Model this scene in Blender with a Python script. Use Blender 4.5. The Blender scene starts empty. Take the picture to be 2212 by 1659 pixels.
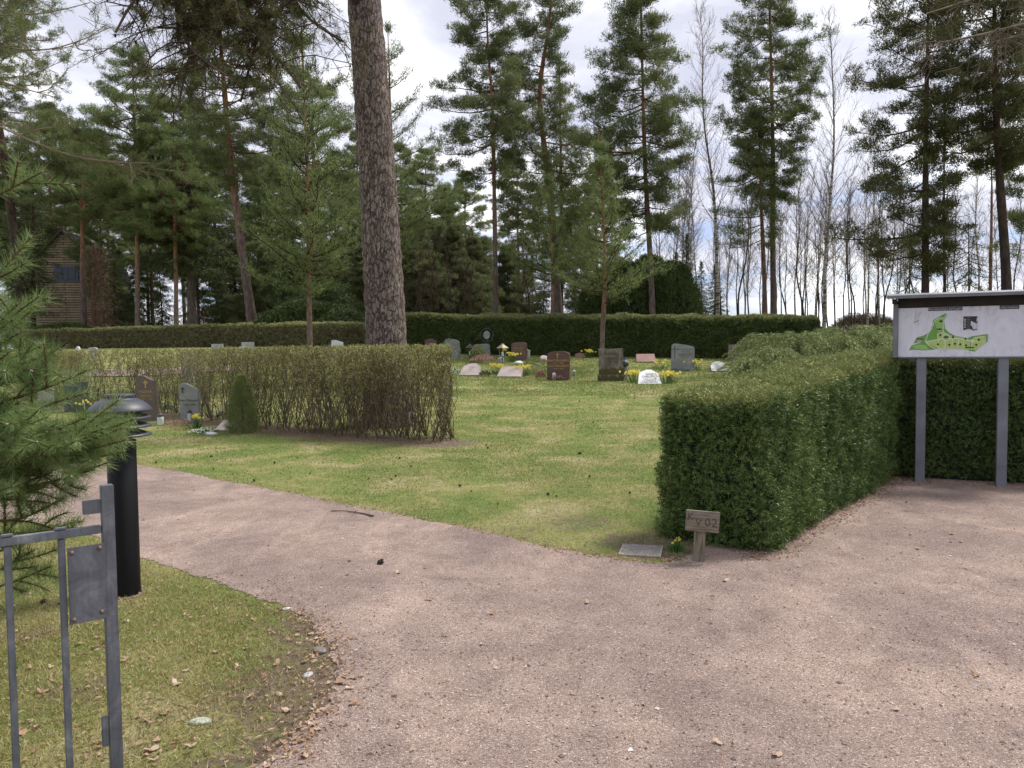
import bpy, bmesh, math, random
import numpy as np
from mathutils import Vector, Matrix, geometry

random.seed(7)
RS = np.random.RandomState
scn = bpy.context.scene
COL = scn.collection
PI = math.pi

# ------------------------------------------------------------------ camera
F = 1661.0            # focal length in units of a 2212-wide picture
CAMZ = 1.55
PITCH = math.radians(2.67); ROLL = 0.0105
fwd = np.array([0, math.cos(PITCH), -math.sin(PITCH)])
rt0 = np.array([1.0, 0, 0]); up0 = np.cross(rt0, fwd)
cr = rt0 * math.cos(ROLL) - up0 * math.sin(ROLL)
cu = up0 * math.cos(ROLL) + rt0 * math.sin(ROLL)
cam_d = bpy.data.cameras.new('camera')
cam_d.sensor_width = 36.0; cam_d.lens = 36.0 * F / 2212.0
cam_d.clip_start = 0.05; cam_d.clip_end = 3000
cam = bpy.data.objects.new('camera', cam_d); COL.objects.link(cam)
M = Matrix(((cr[0], cu[0], -fwd[0], 0), (cr[1], cu[1], -fwd[1], 0), (cr[2], cu[2], -fwd[2], CAMZ), (0, 0, 0, 1)))
cam.matrix_world = M
scn.camera = cam

# ------------------------------------------------------------------ world, sun, exposure
SUN_EL = math.radians(58); SUN_AZ = math.radians(60)     # azimuth to the right of straight ahead
wd = bpy.data.worlds.new('World'); scn.world = wd; wd.use_nodes = True
nt = wd.node_tree; nt.nodes.clear()
def N(nt, t, **k):
    n = nt.nodes.new(t)
    for a, b in k.items(): setattr(n, a, b)
    return n
def L(nt, a, b): nt.links.new(a, b)
wo = N(nt, 'ShaderNodeOutputWorld')
sky = N(nt, 'ShaderNodeTexSky', sky_type='NISHITA'); sky.sun_disc = False
sky.sun_elevation = SUN_EL; sky.sun_rotation = SUN_AZ; sky.dust_density = 2.0
b1 = N(nt, 'ShaderNodeBackground'); b1.inputs[1].default_value = 0.10
vm = N(nt, 'ShaderNodeVectorMath', operation='MULTIPLY'); vm.inputs[1].default_value = (.55, .70, 1.0); L(nt, sky.outputs[0], vm.inputs[0]); L(nt, vm.outputs[0], b1.inputs[0])
tc = N(nt, 'ShaderNodeTexCoord')
mp = N(nt, 'ShaderNodeMapping'); mp.inputs['Scale'].default_value = (1, 1, 2.6); L(nt, tc.outputs['Generated'], mp.inputs[0])
n1 = N(nt, 'ShaderNodeTexNoise'); n1.inputs['Scale'].default_value = 3.2; n1.inputs['Detail'].default_value = 7; n1.inputs['Roughness'].default_value = .55; n1.inputs['Distortion'].default_value = .35
L(nt, mp.outputs[0], n1.inputs['Vector'])
r1 = N(nt, 'ShaderNodeValToRGB')
e = r1.color_ramp.elements
e[0].position = .30; e[0].color = (.34, .36, .46, 1); e[1].position = .64; e[1].color = (.80, .80, .81, 1)
x = e.new(.44); x.color = (.40, .41, .48, 1); x = e.new(.55); x.color = (.53, .54, .60, 1)
L(nt, n1.outputs[0], r1.inputs[0])
b2 = N(nt, 'ShaderNodeBackground'); b2.inputs[1].default_value = 1.12; L(nt, r1.outputs[0], b2.inputs[0])
mp2 = N(nt, 'ShaderNodeMapping'); mp2.inputs['Scale'].default_value = (2, 2, 12); mp2.inputs['Location'].default_value = (3.1, 0, 0); L(nt, tc.outputs['Generated'], mp2.inputs[0])
n2 = N(nt, 'ShaderNodeTexNoise'); n2.inputs['Scale'].default_value = 2.4; n2.inputs['Detail'].default_value = 6; L(nt, mp2.outputs[0], n2.inputs['Vector'])
r2 = N(nt, 'ShaderNodeValToRGB'); r2.color_ramp.elements[0].position = .38; r2.color_ramp.elements[1].position = .54
r2.color_ramp.elements[0].color = (.15, .15, .15, 1)
L(nt, n2.outputs[0], r2.inputs[0])
sxz = N(nt, 'ShaderNodeSeparateXYZ'); L(nt, tc.outputs['Generated'], sxz.inputs[0])
mr = N(nt, 'ShaderNodeMapRange'); mr.inputs[1].default_value = .04; mr.inputs[2].default_value = .32; L(nt, sxz.outputs[2], mr.inputs[0])
ad_ = N(nt, 'ShaderNodeMath', operation='ADD', use_clamp=True); L(nt, r2.outputs[0], ad_.inputs[0]); L(nt, mr.outputs[0], ad_.inputs[1])
mx = N(nt, 'ShaderNodeMixShader'); L(nt, ad_.outputs[0], mx.inputs[0]); L(nt, b1.outputs[0], mx.inputs[1]); L(nt, b2.outputs[0], mx.inputs[2])
L(nt, mx.outputs[0], wo.inputs[0])
sl = bpy.data.lights.new('sun', 'SUN'); sl.energy = 2.7; sl.angle = math.radians(14); sl.color = (1, .96, .9)
so = bpy.data.objects.new('sun', sl); COL.objects.link(so)
sd = Vector((math.sin(SUN_AZ) * math.cos(SUN_EL), math.cos(SUN_AZ) * math.cos(SUN_EL), math.sin(SUN_EL)))
so.rotation_euler = sd.to_track_quat('Z', 'Y').to_euler(); so.location = (0, 0, 40)
scn.view_settings.view_transform = 'Standard'; scn.view_settings.look = 'None'
scn.view_settings.exposure = 0.80; scn.view_settings.gamma = 1
scn.cycles.max_bounces = 5; scn.cycles.diffuse_bounces = 3; scn.cycles.transmission_bounces = 4; scn.cycles.transparent_max_bounces = 6

# ------------------------------------------------------------------ terrain + projection helpers
KY = [-50, 11.5, 14, 18, 25, 30, 34, 40, 60, 4000]
KZ = [0, 0, .05, .2, .53, 1.0, 1.33, 1.48, 1.5, 1.5]
def sstep(t): t = np.clip(t, 0, 1); return t * t * (3 - 2 * t)
def zg(x, y):
    x = np.asarray(x, float); y = np.asarray(y, float)
    z = np.interp(y, KY, KZ)
    return z + .28 * sstep((y - 22) / 12) * sstep((-x - 1) / 7)
def ray(u, v): return fwd + (u - 1106) / F * cr + (829.5 - v) / F * cu
def at(u, v, y):
    d = ray(u, v); return np.array([0, 0, CAMZ]) + d * (y / d[1])
def hit(u, v):
    d = ray(u, v); ys = np.linspace(1, 80, 8000)
    P = d[None] * (ys / d[1])[:, None]; z = P[:, 2] + CAMZ - zg(P[:, 0], P[:, 1])
    k = np.where(z < 0)[0]; k = k[0] if len(k) else len(ys) - 1
    return np.array([P[k, 0], P[k, 1], float(zg(P[k, 0], P[k, 1]))])
def hits(pts): return [hit(*p)[:2] for p in pts]
def m_px(y): return y / F
def unit(a): return a / np.maximum(np.linalg.norm(a, axis=-1, keepdims=True), 1e-9)
_nzc = {}
def nz(P, f, seed=0):
    if seed not in _nzc:
        r = RS(seed + 100); _nzc[seed] = (unit(r.normal(size=(9, 3))) * r.uniform(.5, 1.6, (9, 1)), r.uniform(0, 6.28, 9))
    K, ph = _nzc[seed]
    return np.sin(np.asarray(P) @ K.T * f + ph).sum(-1) / 4.2

# ------------------------------------------------------------------ mesh collector
class G:
    def __init__(s): s.V = []; s.T = []; s.Q = []; s.R = []; s.mT = []; s.mQ = []; s.n = 0
    def add(s, V, T=None, Q=None, R=None, m=0):
        V = np.asarray(V, float).reshape(-1, 3)
        if T is not None and len(T): s.T.append(np.asarray(T, int).reshape(-1, 3) + s.n); s.mT.append(np.full(len(s.T[-1]), m))
        if Q is not None and len(Q): s.Q.append(np.asarray(Q, int).reshape(-1, 4) + s.n); s.mQ.append(np.full(len(s.Q[-1]), m))
        s.V.append(V); s.R.append(np.zeros(len(V)) + (.5 if R is None else R)); s.n += len(V)
    def tri(s, p, d, l, w, rnd, rs, m=0):           # thin triangles (needles, blades)
        k = len(p); l = np.broadcast_to(l, (k,))[:, None]; w = np.broadcast_to(w, (k,))[:, None]
        sd = unit(np.cross(d, rs.normal(size=(k, 3))))
        V = np.stack([p - sd * w / 2, p + sd * w / 2, p + d * l], 1)
        s.add(V, T=np.arange(k * 3).reshape(k, 3), R=np.repeat(np.broadcast_to(rnd, (k,)), 3), m=m)
    def leaf(s, p, d, l, w, rnd, rs, m=0):          # diamond leaves
        k = len(p); l = np.broadcast_to(l, (k,))[:, None]; w = np.broadcast_to(w, (k,))[:, None]
        sd = unit(np.cross(d, rs.normal(size=(k, 3))))
        V = np.stack([p, p + d * l * .45 + sd * w / 2, p + d * l, p + d * l * .45 - sd * w / 2], 1)
        s.add(V, Q=np.arange(k * 4).reshape(k, 4), R=np.repeat(np.broadcast_to(rnd, (k,)), 4), m=m)
    def segs(s, a, b, ra, rb, k=3, R=.5, m=0):
        a = np.asarray(a, float); b = np.asarray(b, float); n = len(a)
        if not n: return
        ra = np.broadcast_to(ra, (n,)); rb = np.broadcast_to(rb, (n,)); d = unit(b - a)
        h = np.where(np.abs(d[:, 2:3]) > .9, np.array([[1., 0, 0]]), np.array([[0, 0, 1.]]))
        e1 = unit(np.cross(d, h)); e2 = np.cross(d, e1)
        an = np.arange(k) * 2 * PI / k
        ring = e1[:, None] * np.cos(an)[None, :, None] + e2[:, None] * np.sin(an)[None, :, None]
        V = np.concatenate([a[:, None] + ring * ra[:, None, None], b[:, None] + ring * rb[:, None, None]], 1)
        j = np.arange(k); q = np.stack([j, (j + 1) % k, (j + 1) % k + k, j + k], 1)
        Q = (np.arange(n) * 2 * k)[:, None, None] + q[None]
        s.add(V, Q=Q.reshape(-1, 4), R=np.repeat(np.broadcast_to(R, (n,)), 2 * k), m=m)
    def poly(s, pts, ra, k=3, R=.5, m=0):           # polyline of loose segments
        pts = np.asarray(pts); s.segs(pts[:-1], pts[1:], ra[:-1], ra[1:], k, R, m)
    def tube(s, pts, ra, k=12, R=None, m=0, amp=0, f=4, cap=True, seed=3):
        pts = np.asarray(pts, float); n = len(pts); ra = np.broadcast_to(ra, (n,))
        t = unit(np.gradient(pts, axis=0)); ref = np.array([1., 0, 0]) if abs(t[0][0]) < .8 else np.array([0, 0, 1.])
        e1 = unit(ref[None] - (t @ ref)[:, None] * t); e2 = np.cross(t, e1)
        an = np.arange(k) * 2 * PI / k
        ring = e1[:, None] * np.cos(an)[None, :, None] + e2[:, None] * np.sin(an)[None, :, None]
        V = pts[:, None] + ring * ra[:, None, None]
        if amp: V = V + ring * (nz(V, f, seed) * amp)[..., None]
        i = np.arange(n - 1)[:, None]; j = np.arange(k)[None]
        Q = np.stack([i * k + j, i * k + (j + 1) % k, (i + 1) * k + (j + 1) % k, (i + 1) * k + j], -1).reshape(-1, 4)
        RR = np.repeat(np.linspace(0, 1, n) if R is None else np.broadcast_to(R, (n,)), k)
        s.add(V, Q=Q, R=RR, m=m)
        if cap:
            for r0, c in ((0, pts[0]), ((n - 1) * k, pts[-1])):
                W = V.reshape(-1, 3)[r0:r0 + k]; jj = np.arange(k)
                s.add(np.vstack([W, c]), T=np.stack([jj, (jj + 1) % k, np.full(k, k)], 1) if r0 else np.stack([(jj + 1) % k, jj, np.full(k, k)], 1), R=0 if not r0 else 1, m=m)
    def box(s, c, h, rot=None, m=0, R=.5):
        c = np.asarray(c, float); h = np.asarray(h, float)
        V = np.array([[x, y, z] for x in (-1, 1) for y in (-1, 1) for z in (-1, 1)], float) * h
        if rot is not None: V = V @ np.asarray(rot).T
        s.add(V + c, Q=[[0, 1, 3, 2], [4, 6, 7, 5], [0, 4, 5, 1], [2, 3, 7, 6], [0, 2, 6, 4], [1, 5, 7, 3]], R=R, m=m)
    def lathe(s, prof, c=(0, 0, 0), k=24, m=0, R=.5):
        prof = np.asarray(prof, float); n = len(prof); an = np.arange(k) * 2 * PI / k
        V = np.stack([prof[:, 0:1] * np.cos(an), prof[:, 0:1] * np.sin(an), np.repeat(prof[:, 1:2], k, 1)], -1) + np.asarray(c)
        i = np.arange(n - 1)[:, None]; j = np.arange(k)[None]
        Q = np.stack([i * k + j, i * k + (j + 1) % k, (i + 1) * k + (j + 1) % k, (i + 1) * k + j], -1).reshape(-1, 4)
        s.add(V, Q=Q, R=R, m=m)
    def build(s, name, mats, parent=None, smooth=False):
        V = np.concatenate(s.V) if s.V else np.zeros((0, 3))
        T = np.concatenate(s.T) if s.T else np.zeros((0, 3), int); Q = np.concatenate(s.Q) if s.Q else np.zeros((0, 4), int)
        me = bpy.data.meshes.new(name)
        me.vertices.add(len(V)); me.vertices.foreach_set('co', V.astype(np.float32).ravel())
        me.loops.add(T.size + Q.size); me.loops.foreach_set('vertex_index', np.concatenate([T.ravel(), Q.ravel()]).astype(np.int32))
        me.polygons.add(len(T) + len(Q))
        st = np.concatenate([np.arange(len(T)) * 3, T.size + np.arange(len(Q)) * 4]).astype(np.int32)
        me.polygons.foreach_set('loop_start', st)
        mi = np.concatenate([np.concatenate(x) if x else np.zeros(0) for x in (s.mT, s.mQ)]).astype(np.int32)
        me.polygons.foreach_set('material_index', mi)
        me.polygons.foreach_set('use_smooth', np.full(len(mi), smooth))
        me.update(calc_edges=True); me.validate()
        a = me.attributes.new('rnd', 'FLOAT', 'POINT'); a.data.foreach_set('value', np.concatenate(s.R).astype(np.float32)); me.update()
        for m in (mats if isinstance(mats, (list, tuple)) else [mats]): me.materials.append(m)
        o = bpy.data.objects.new(name, me); COL.objects.link(o)
        if parent: o.parent = parent
        return o

def thing(name, label, cat, loc=(0, 0, 0), rz=0, group=None):
    o = bpy.data.objects.new(name, None); COL.objects.link(o); o.empty_display_size = .2
    o.location = loc; o.rotation_euler = (0, 0, rz); o['label'] = label; o['category'] = cat
    if group: o['group'] = group
    return o
def tag(o, label, cat, group=None, kind=None):
    o['label'] = label; o['category'] = cat
    if group: o['group'] = group
    if kind: o['kind'] = kind
    return o
def struct(o): o['kind'] = 'structure'; return o
def copy_tree(root, loc, rz=0, sc=1, label=None, group=None):
    r = root.copy(); COL.objects.link(r); r.location = loc; r.rotation_euler = (0, 0, rz)
    r.scale = (sc, sc, sc) if not isinstance(sc, tuple) else sc
    if label: r['label'] = label
    if group: r['group'] = group
    for ch in list(root.children):
        c = ch.copy(); COL.objects.link(c); c.parent = r
        for g in ch.children:
            d = g.copy(); COL.objects.link(d); d.parent = c
    return r

# ------------------------------------------------------------------ materials
def newmat(name):
    m = bpy.data.materials.new(name); m.use_nodes = True; nt = m.node_tree
    return m, nt, nt.nodes['Principled BSDF']
def ramp(nt, fac, stops, interp='LINEAR'):
    r = N(nt, 'ShaderNodeValToRGB'); r.color_ramp.interpolation = interp; e = r.color_ramp.elements
    e[0].position = stops[0][0]; e[0].color = (*stops[0][1], 1)
    e[1].position = stops[-1][0]; e[1].color = (*stops[-1][1], 1)
    for p, c in stops[1:-1]: q = e.new(p); q.color = (*c, 1)
    L(nt, fac, r.inputs[0]); return r.outputs[0]
def noise(nt, sc, det=4, vec=None, dist=0, rough=.5):
    n = N(nt, 'ShaderNodeTexNoise'); n.inputs['Scale'].default_value = sc; n.inputs['Detail'].default_value = det
    n.inputs['Distortion'].default_value = dist; n.inputs['Roughness'].default_value = rough
    if vec is not None: L(nt, vec, n.inputs['Vector'])
    return n.outputs[0]
def mixc(nt, fac, a, b, mode='MIX'):
    m = N(nt, 'ShaderNodeMix', data_type='RGBA', blend_type=mode)
    for i, s in ((0, fac), (6, a), (7, b)):
        if isinstance(s, (int, float)): m.inputs[i].default_value = s
        elif isinstance(s, tuple): m.inputs[i].default_value = (*s, 1)
        else: L(nt, s, m.inputs[i])
    return m.outputs[2]
def math_(nt, op, a, b=0., c=None):
    m = N(nt, 'ShaderNodeMath', operation=op)
    for i, s in enumerate((a, b) if c is None else (a, b, c)):
        if isinstance(s, (int, float)): m.inputs[i].default_value = s
        else: L(nt, s, m.inputs[i])
    return m.outputs[0]
def pos(nt, obj=False, scale=(1, 1, 1)):
    if obj: o = N(nt, 'ShaderNodeTexCoord').outputs['Object']
    else: o = N(nt, 'ShaderNodeNewGeometry').outputs['Position']
    m = N(nt, 'ShaderNodeMapping'); m.inputs['Scale'].default_value = scale; L(nt, o, m.inputs[0]); return m.outputs[0]
def rattr(nt): a = N(nt, 'ShaderNodeAttribute'); a.attribute_name = 'rnd'; return a.outputs['Fac']
def bump(nt, h, st, dist, bs):
    b = N(nt, 'ShaderNodeBump'); b.inputs['Strength'].default_value = st; b.inputs['Distance'].default_value = dist
    L(nt, h, b.inputs['Height']); L(nt, b.outputs[0], bs.inputs['Normal'])

def leafmat(name, stops, nsc=2.0, trans=.42, rough=.55, spread=.5):
    m, nt, bs = newmat(name)
    f = math_(nt, 'MULTIPLY_ADD', rattr(nt), 1 - spread, math_(nt, 'MULTIPLY', noise(nt, nsc, 3, pos(nt)), spread))
    c = ramp(nt, f, stops); L(nt, c, bs.inputs['Base Color'])
    bs.inputs['Roughness'].default_value = rough; bs.inputs['Specular IOR Level'].default_value = .2
    if trans:
        t = N(nt, 'ShaderNodeBsdfTranslucent'); L(nt, c, t.inputs[0]); x = N(nt, 'ShaderNodeMixShader'); x.inputs[0].default_value = trans
        L(nt, bs.outputs[0], x.inputs[1]); L(nt, t.outputs[0], x.inputs[2]); L(nt, x.outputs[0], nt.nodes['Material Output'].inputs[0])
    return m
def plain(name, col, rough=.6, metal=0, var=.25, nsc=8, bmp=.1, bsc=60, spec=.4):
    m, nt, bs = newmat(name)
    n = noise(nt, nsc, 5, pos(nt, True)); a = tuple(c * (1 - var) for c in col); b = tuple(min(1, c * (1 + var)) for c in col)
    L(nt, ramp(nt, n, [(.3, a), (.7, b)]), bs.inputs['Base Color'])
    bs.inputs['Roughness'].default_value = rough; bs.inputs['Metallic'].default_value = metal; bs.inputs['Specular IOR Level'].default_value = spec
    if bmp: bump(nt, noise(nt, bsc, 3, pos(nt, True)), bmp, .01, bs)
    return m
def granite(name, col, fleck=.35, rough=.45, sc=140):
    m, nt, bs = newmat(name); v = pos(nt, True)
    a = ramp(nt, noise(nt, sc, 3, v, rough=.7), [(.32, tuple(c * (1 - fleck) for c in col)), (.68, tuple(min(1, c * (1 + fleck)) for c in col))])
    b = ramp(nt, noise(nt, 4, 4, v), [(.35, (.7, .7, .68)), (.7, (1, 1, 1))])
    L(nt, mixc(nt, 1.0, a, b, 'MULTIPLY'), bs.inputs['Base Color']); bs.inputs['Roughness'].default_value = rough
    bump(nt, noise(nt, 30, 4, v), .25, .01, bs)
    return m

MT = {}
MT['needle_far'] = leafmat('pine_needles', [(.15, (.064, .080, .034)), (.5, (.132, .158, .062)), (.85, (.23, .25, .10))], .5)
MT['needle_mid'] = leafmat('blue_green_needles', [(.15, (.078, .108, .042)), (.5, (.158, .200, .072)), (.85, (.25, .30, .12))], .8)
MT['needle_near'] = leafmat('fresh_pine_needles', [(.1, (.08, .13, .04)), (.5, (.185, .26, .09)), (.9, (.32, .39, .17))], 5, trans=.3, rough=.4)
MT['needle_dark'] = leafmat('shaded_pine_needles', [(.15, (.046, .048, .022)), (.5, (.090, .095, .036)), (.85, (.155, .155, .058))], 1.5)
MT['spruce'] = leafmat('spruce_needles', [(.15, (.028, .044, .015)), (.5, (.062, .088, .028)), (.85, (.12, .15, .046))], .7, trans=.1)
MT['spruce_lt'] = leafmat('grey_green_spruce', [(.15, (.07, .085, .04)), (.5, (.14, .16, .07)), (.85, (.22, .24, .10))], .6)
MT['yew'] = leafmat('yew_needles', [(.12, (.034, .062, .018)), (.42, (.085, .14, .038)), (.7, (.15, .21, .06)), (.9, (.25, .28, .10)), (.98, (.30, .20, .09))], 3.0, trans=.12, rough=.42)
MT['yew_top'] = leafmat('skylit_clipped_yew_tips', [(.12, (.10, .135, .04)), (.45, (.20, .235, .07)), (.7, (.30, .30, .11)), (.9, (.38, .31, .16))], 3.0, trans=.12, rough=.45)  # upward faces: browner clipped tips, plus sky light put into the colour
MT['yew_core'] = plain('dark_foliage_core', (.012, .016, .008), .9, var=.5)  # near-black solid shell inside the foliage, seen as dark gaps
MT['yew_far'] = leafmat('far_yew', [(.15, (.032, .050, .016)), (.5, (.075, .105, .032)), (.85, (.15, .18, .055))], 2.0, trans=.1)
MT['yew_far_top'] = leafmat('far_yew_lit_top', [(.15, (.13, .155, .05)), (.5, (.22, .24, .09)), (.85, (.34, .34, .14))], 2.0, trans=.1)  # brighter copy for the hedge top, its lit look is in the colour
MT['juniper'] = leafmat('juniper_sprays', [(.12, (.11, .14, .05)), (.5, (.21, .25, .09)), (.85, (.33, .36, .15))], 1.2, trans=.15)
MT['hedge_leaf'] = leafmat('budding_leaves', [(.1, (.16, .15, .06)), (.5, (.28, .28, .10)), (.9, (.42, .42, .16))], 2, trans=.3)
MT['twig'] = leafmat('grey_twigs', [(.1, (.07, .055, .038)), (.5, (.125, .098, .068)), (.9, (.20, .16, .115))], 3, trans=0, rough=.8)
MT['twig_dark'] = leafmat('dark_branches', [(.1, (.030, .020, .015)), (.5, (.055, .034, .024)), (.9, (.10, .058, .038))], 3, trans=0, rough=.85)
MT['twig_red'] = leafmat('red_brown_branches', [(.1, (.05, .028, .02)), (.5, (.11, .055, .035)), (.9, (.18, .09, .055))], 3, trans=0, rough=.8)
MT['twig_pale'] = leafmat('pale_birch_twigs', [(.1, (.12, .09, .08)), (.5, (.20, .15, .13)), (.9, (.30, .24, .2))], 3, trans=0, rough=.8)
MT['dead'] = leafmat('dry_red_vine', [(.1, (.06, .038, .026)), (.5, (.125, .078, .052)), (.9, (.22, .15, .105))], 2, trans=0, rough=.9)
MT['green_bright'] = leafmat('spring_leaves', [(.1, (.05, .11, .03)), (.5, (.08, .17, .045)), (.9, (.13, .25, .07))], 8)
MT['yellow'] = leafmat('daffodil_petals', [(.1, (.82, .66, .06)), (.5, (.92, .80, .14)), (.9, (.95, .9, .34))], 8)
MT['white_fl'] = leafmat('white_petals', [(.1, (.6, .6, .58)), (.9, (.85, .85, .85))], 8)
MT['pink_fl'] = leafmat('heather_pink', [(.1, (.35, .14, .15)), (.5, (.5, .26, .25)), (.9, (.62, .4, .36))], 8)
MT['magenta_fl'] = leafmat('heather_magenta', [(.1, (.2, .03, .07)), (.9, (.42, .08, .16))], 8)
MT['violet_fl'] = leafmat('violet_petals', [(.1, (.05, .04, .22)), (.9, (.14, .10, .42))], 8)
MT['dry_leaf'] = leafmat('dry_leaves', [(.1, (.16, .09, .05)), (.45, (.34, .22, .14)), (.9, (.55, .45, .35))], 4, trans=.1, rough=.7)
MT['cone'] = plain('pine_cone_scales', (.05, .032, .022), .9, var=.5)

def barkmat(name, low, high, sc=9., lo=.25, hi=.7):
    m, nt, bs = newmat(name)
    c = ramp(nt, rattr(nt), [(lo, low), (hi, high)])
    v = pos(nt, True, (1, 1, .35)); n = noise(nt, sc, 5, v, dist=.3)
    L(nt, mixc(nt, 1.0, c, ramp(nt, n, [(.3, (.45, .43, .42)), (.65, (1.15, 1.12, 1.1))]), 'MULTIPLY'), bs.inputs['Base Color'])
    bs.inputs['Roughness'].default_value = .9; bs.inputs['Specular IOR Level'].default_value = .2
    bump(nt, n, .6, .05, bs); return m
MT['pine_bark'] = barkmat('pine_bark', (.13, .10, .09), (.27, .135, .075))
MT['pine_bark_red'] = barkmat('young_pine_bark', (.17, .13, .11), (.30, .15, .08), 14, .15, .45)
MT['dark_bark'] = barkmat('dark_bark', (.055, .042, .037), (.09, .055, .04))
MT['spruce_bark'] = barkmat('spruce_bark', (.12, .10, .085), (.10, .075, .06))
def birchbark():
    m, nt, bs = newmat('birch_bark'); v = pos(nt, True, (1, 1, 4.5)); n = noise(nt, 3.2, 5, v, dist=.5)
    c = ramp(nt, n, [(.42, (.05, .045, .042)), (.50, (.45, .42, .40)), (.8, (.62, .6, .58))])
    g = ramp(nt, rattr(nt), [(.1, (.55, .5, .48)), (.35, (1, 1, 1)), (.6, (.8, .75, .72)), (.9, (.4, .34, .32))])
    L(nt, mixc(nt, 1., c, g, 'MULTIPLY'), bs.inputs['Base Color']); bs.inputs['Roughness'].default_value = .75; return m
MT['birch'] = birchbark()
def bigbark():
    m, nt, bs = newmat('plated_pine_bark'); v0 = pos(nt, True, (1, 1, .36))
    nv = N(nt, 'ShaderNodeTexNoise'); nv.inputs['Scale'].default_value = 9; nv.inputs['Detail'].default_value = 6; nv.inputs['Roughness'].default_value = .65; L(nt, v0, nv.inputs['Vector'])
    va = N(nt, 'ShaderNodeVectorMath', operation='SCALE'); L(nt, nv.outputs['Color'], va.inputs[0]); va.inputs['Scale'].default_value = .16
    vv = N(nt, 'ShaderNodeVectorMath', operation='ADD'); L(nt, v0, vv.inputs[0]); L(nt, va.outputs[0], vv.inputs[1])
    def vor(sc, feat='DISTANCE_TO_EDGE'):
        vo = N(nt, 'ShaderNodeTexVoronoi', feature=feat); vo.inputs['Scale'].default_value = sc; L(nt, vv.outputs[0], vo.inputs['Vector']); return vo
    vo = vor(15); v2 = vor(34); vc = vor(15, 'F1'); n = noise(nt, 38, 7, v0, dist=1.0, rough=.65)
    cr_ = ramp(nt, vo.outputs['Distance'], [(0.0, (.22, .18, .17)), (.035, (.6, .55, .53)), (.11, (1, 1, 1))]); c2 = ramp(nt, v2.outputs['Distance'], [(0, (.62, .6, .6)), (.06, (1, 1, 1))])
    sp = N(nt, 'ShaderNodeSeparateColor'); L(nt, vc.outputs['Color'], sp.inputs[0])
    pl = ramp(nt, sp.outputs[0], [(0, (.19, .148, .135)), (.45, (.255, .202, .182)), (.75, (.24, .21, .20)), (1, (.33, .26, .22))])
    c = mixc(nt, 1., pl, cr_, 'MULTIPLY'); c = mixc(nt, 1., c, c2, 'MULTIPLY'); c = mixc(nt, 1., c, ramp(nt, n, [(.3, (.6, .58, .57)), (.7, (1.3, 1.28, 1.26))]), 'MULTIPLY')
    L(nt, c, bs.inputs['Base Color']); bs.inputs['Roughness'].default_value = .92; bs.inputs['Specular IOR Level'].default_value = .2
    h = math_(nt, 'ADD', math_(nt, 'MINIMUM', vo.outputs['Distance'], .11), math_(nt, 'ADD', math_(nt, 'MULTIPLY', math_(nt, 'MINIMUM', v2.outputs['Distance'], .06), .5), math_(nt, 'MULTIPLY', n, .06))); bump(nt, h, 1.0, .22, bs); return m
MT['big_bark'] = bigbark()

def gravelmat():
    m, nt, bs = newmat('red_gravel'); v = pos(nt)
    vo = N(nt, 'ShaderNodeTexVoronoi'); vo.inputs['Scale'].default_value = 190; L(nt, v, vo.inputs['Vector'])
    sp = N(nt, 'ShaderNodeSeparateColor'); L(nt, vo.outputs['Color'], sp.inputs[0])
    g = ramp(nt, sp.outputs[0], [(0, (.17, .127, .11)), (.35, (.258, .196, .170)), (.7, (.315, .246, .216)), (.95, (.40, .33, .295)), (1, (.60, .55, .51))])
    f = ramp(nt, noise(nt, 260, 2, v), [(.3, (.72, .7, .7)), (.7, (1.2, 1.2, 1.2))])
    big = ramp(nt, noise(nt, .9, 5, v, dist=.4), [(.3, (.86, .85, .86)), (.48, (1, .99, .97)), (.66, (1.26, 1.24, 1.20))])
    mid = ramp(nt, noise(nt, 5, 5, v, dist=.6), [(.3, (.88, .86, .86)), (.7, (1.12, 1.1, 1.09))])
    sc_ = ramp(nt, noise(nt, .75, 6, pos(nt, False, (1, .45, 1)), dist=1.6, rough=.55), [(.50, (1, 1, 1)), (.60, (1.28, 1.27, 1.25)), (.66, (1.05, 1.04, 1.03))])
    dk = ramp(nt, noise(nt, 2.3, 6, v, dist=1.0, rough=.6), [(.34, (.86, .85, .85)), (.46, (1, 1, 1))])
    c = mixc(nt, 1., g, f, 'MULTIPLY'); c = mixc(nt, 1., c, big, 'MULTIPLY'); c = mixc(nt, 1., c, sc_, 'MULTIPLY'); c = mixc(nt, 1., c, dk, 'MULTIPLY'); c = mixc(nt, 1., c, mid, 'MULTIPLY')
    L(nt, c, bs.inputs['Base Color']); bs.inputs['Roughness'].default_value = .95; bs.inputs['Specular IOR Level'].default_value = .15
    h = math_(nt, 'ADD', math_(nt, 'MULTIPLY', noise(nt, 90, 3, v), .4), math_(nt, 'ADD', math_(nt, 'MULTIPLY', vo.outputs['Distance'], -.35), math_(nt, 'MULTIPLY', noise(nt, 6, 4, v), 1.3)))
    bump(nt, h, .75, .03, bs); return m
MT['gravel'] = gravelmat()
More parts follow.
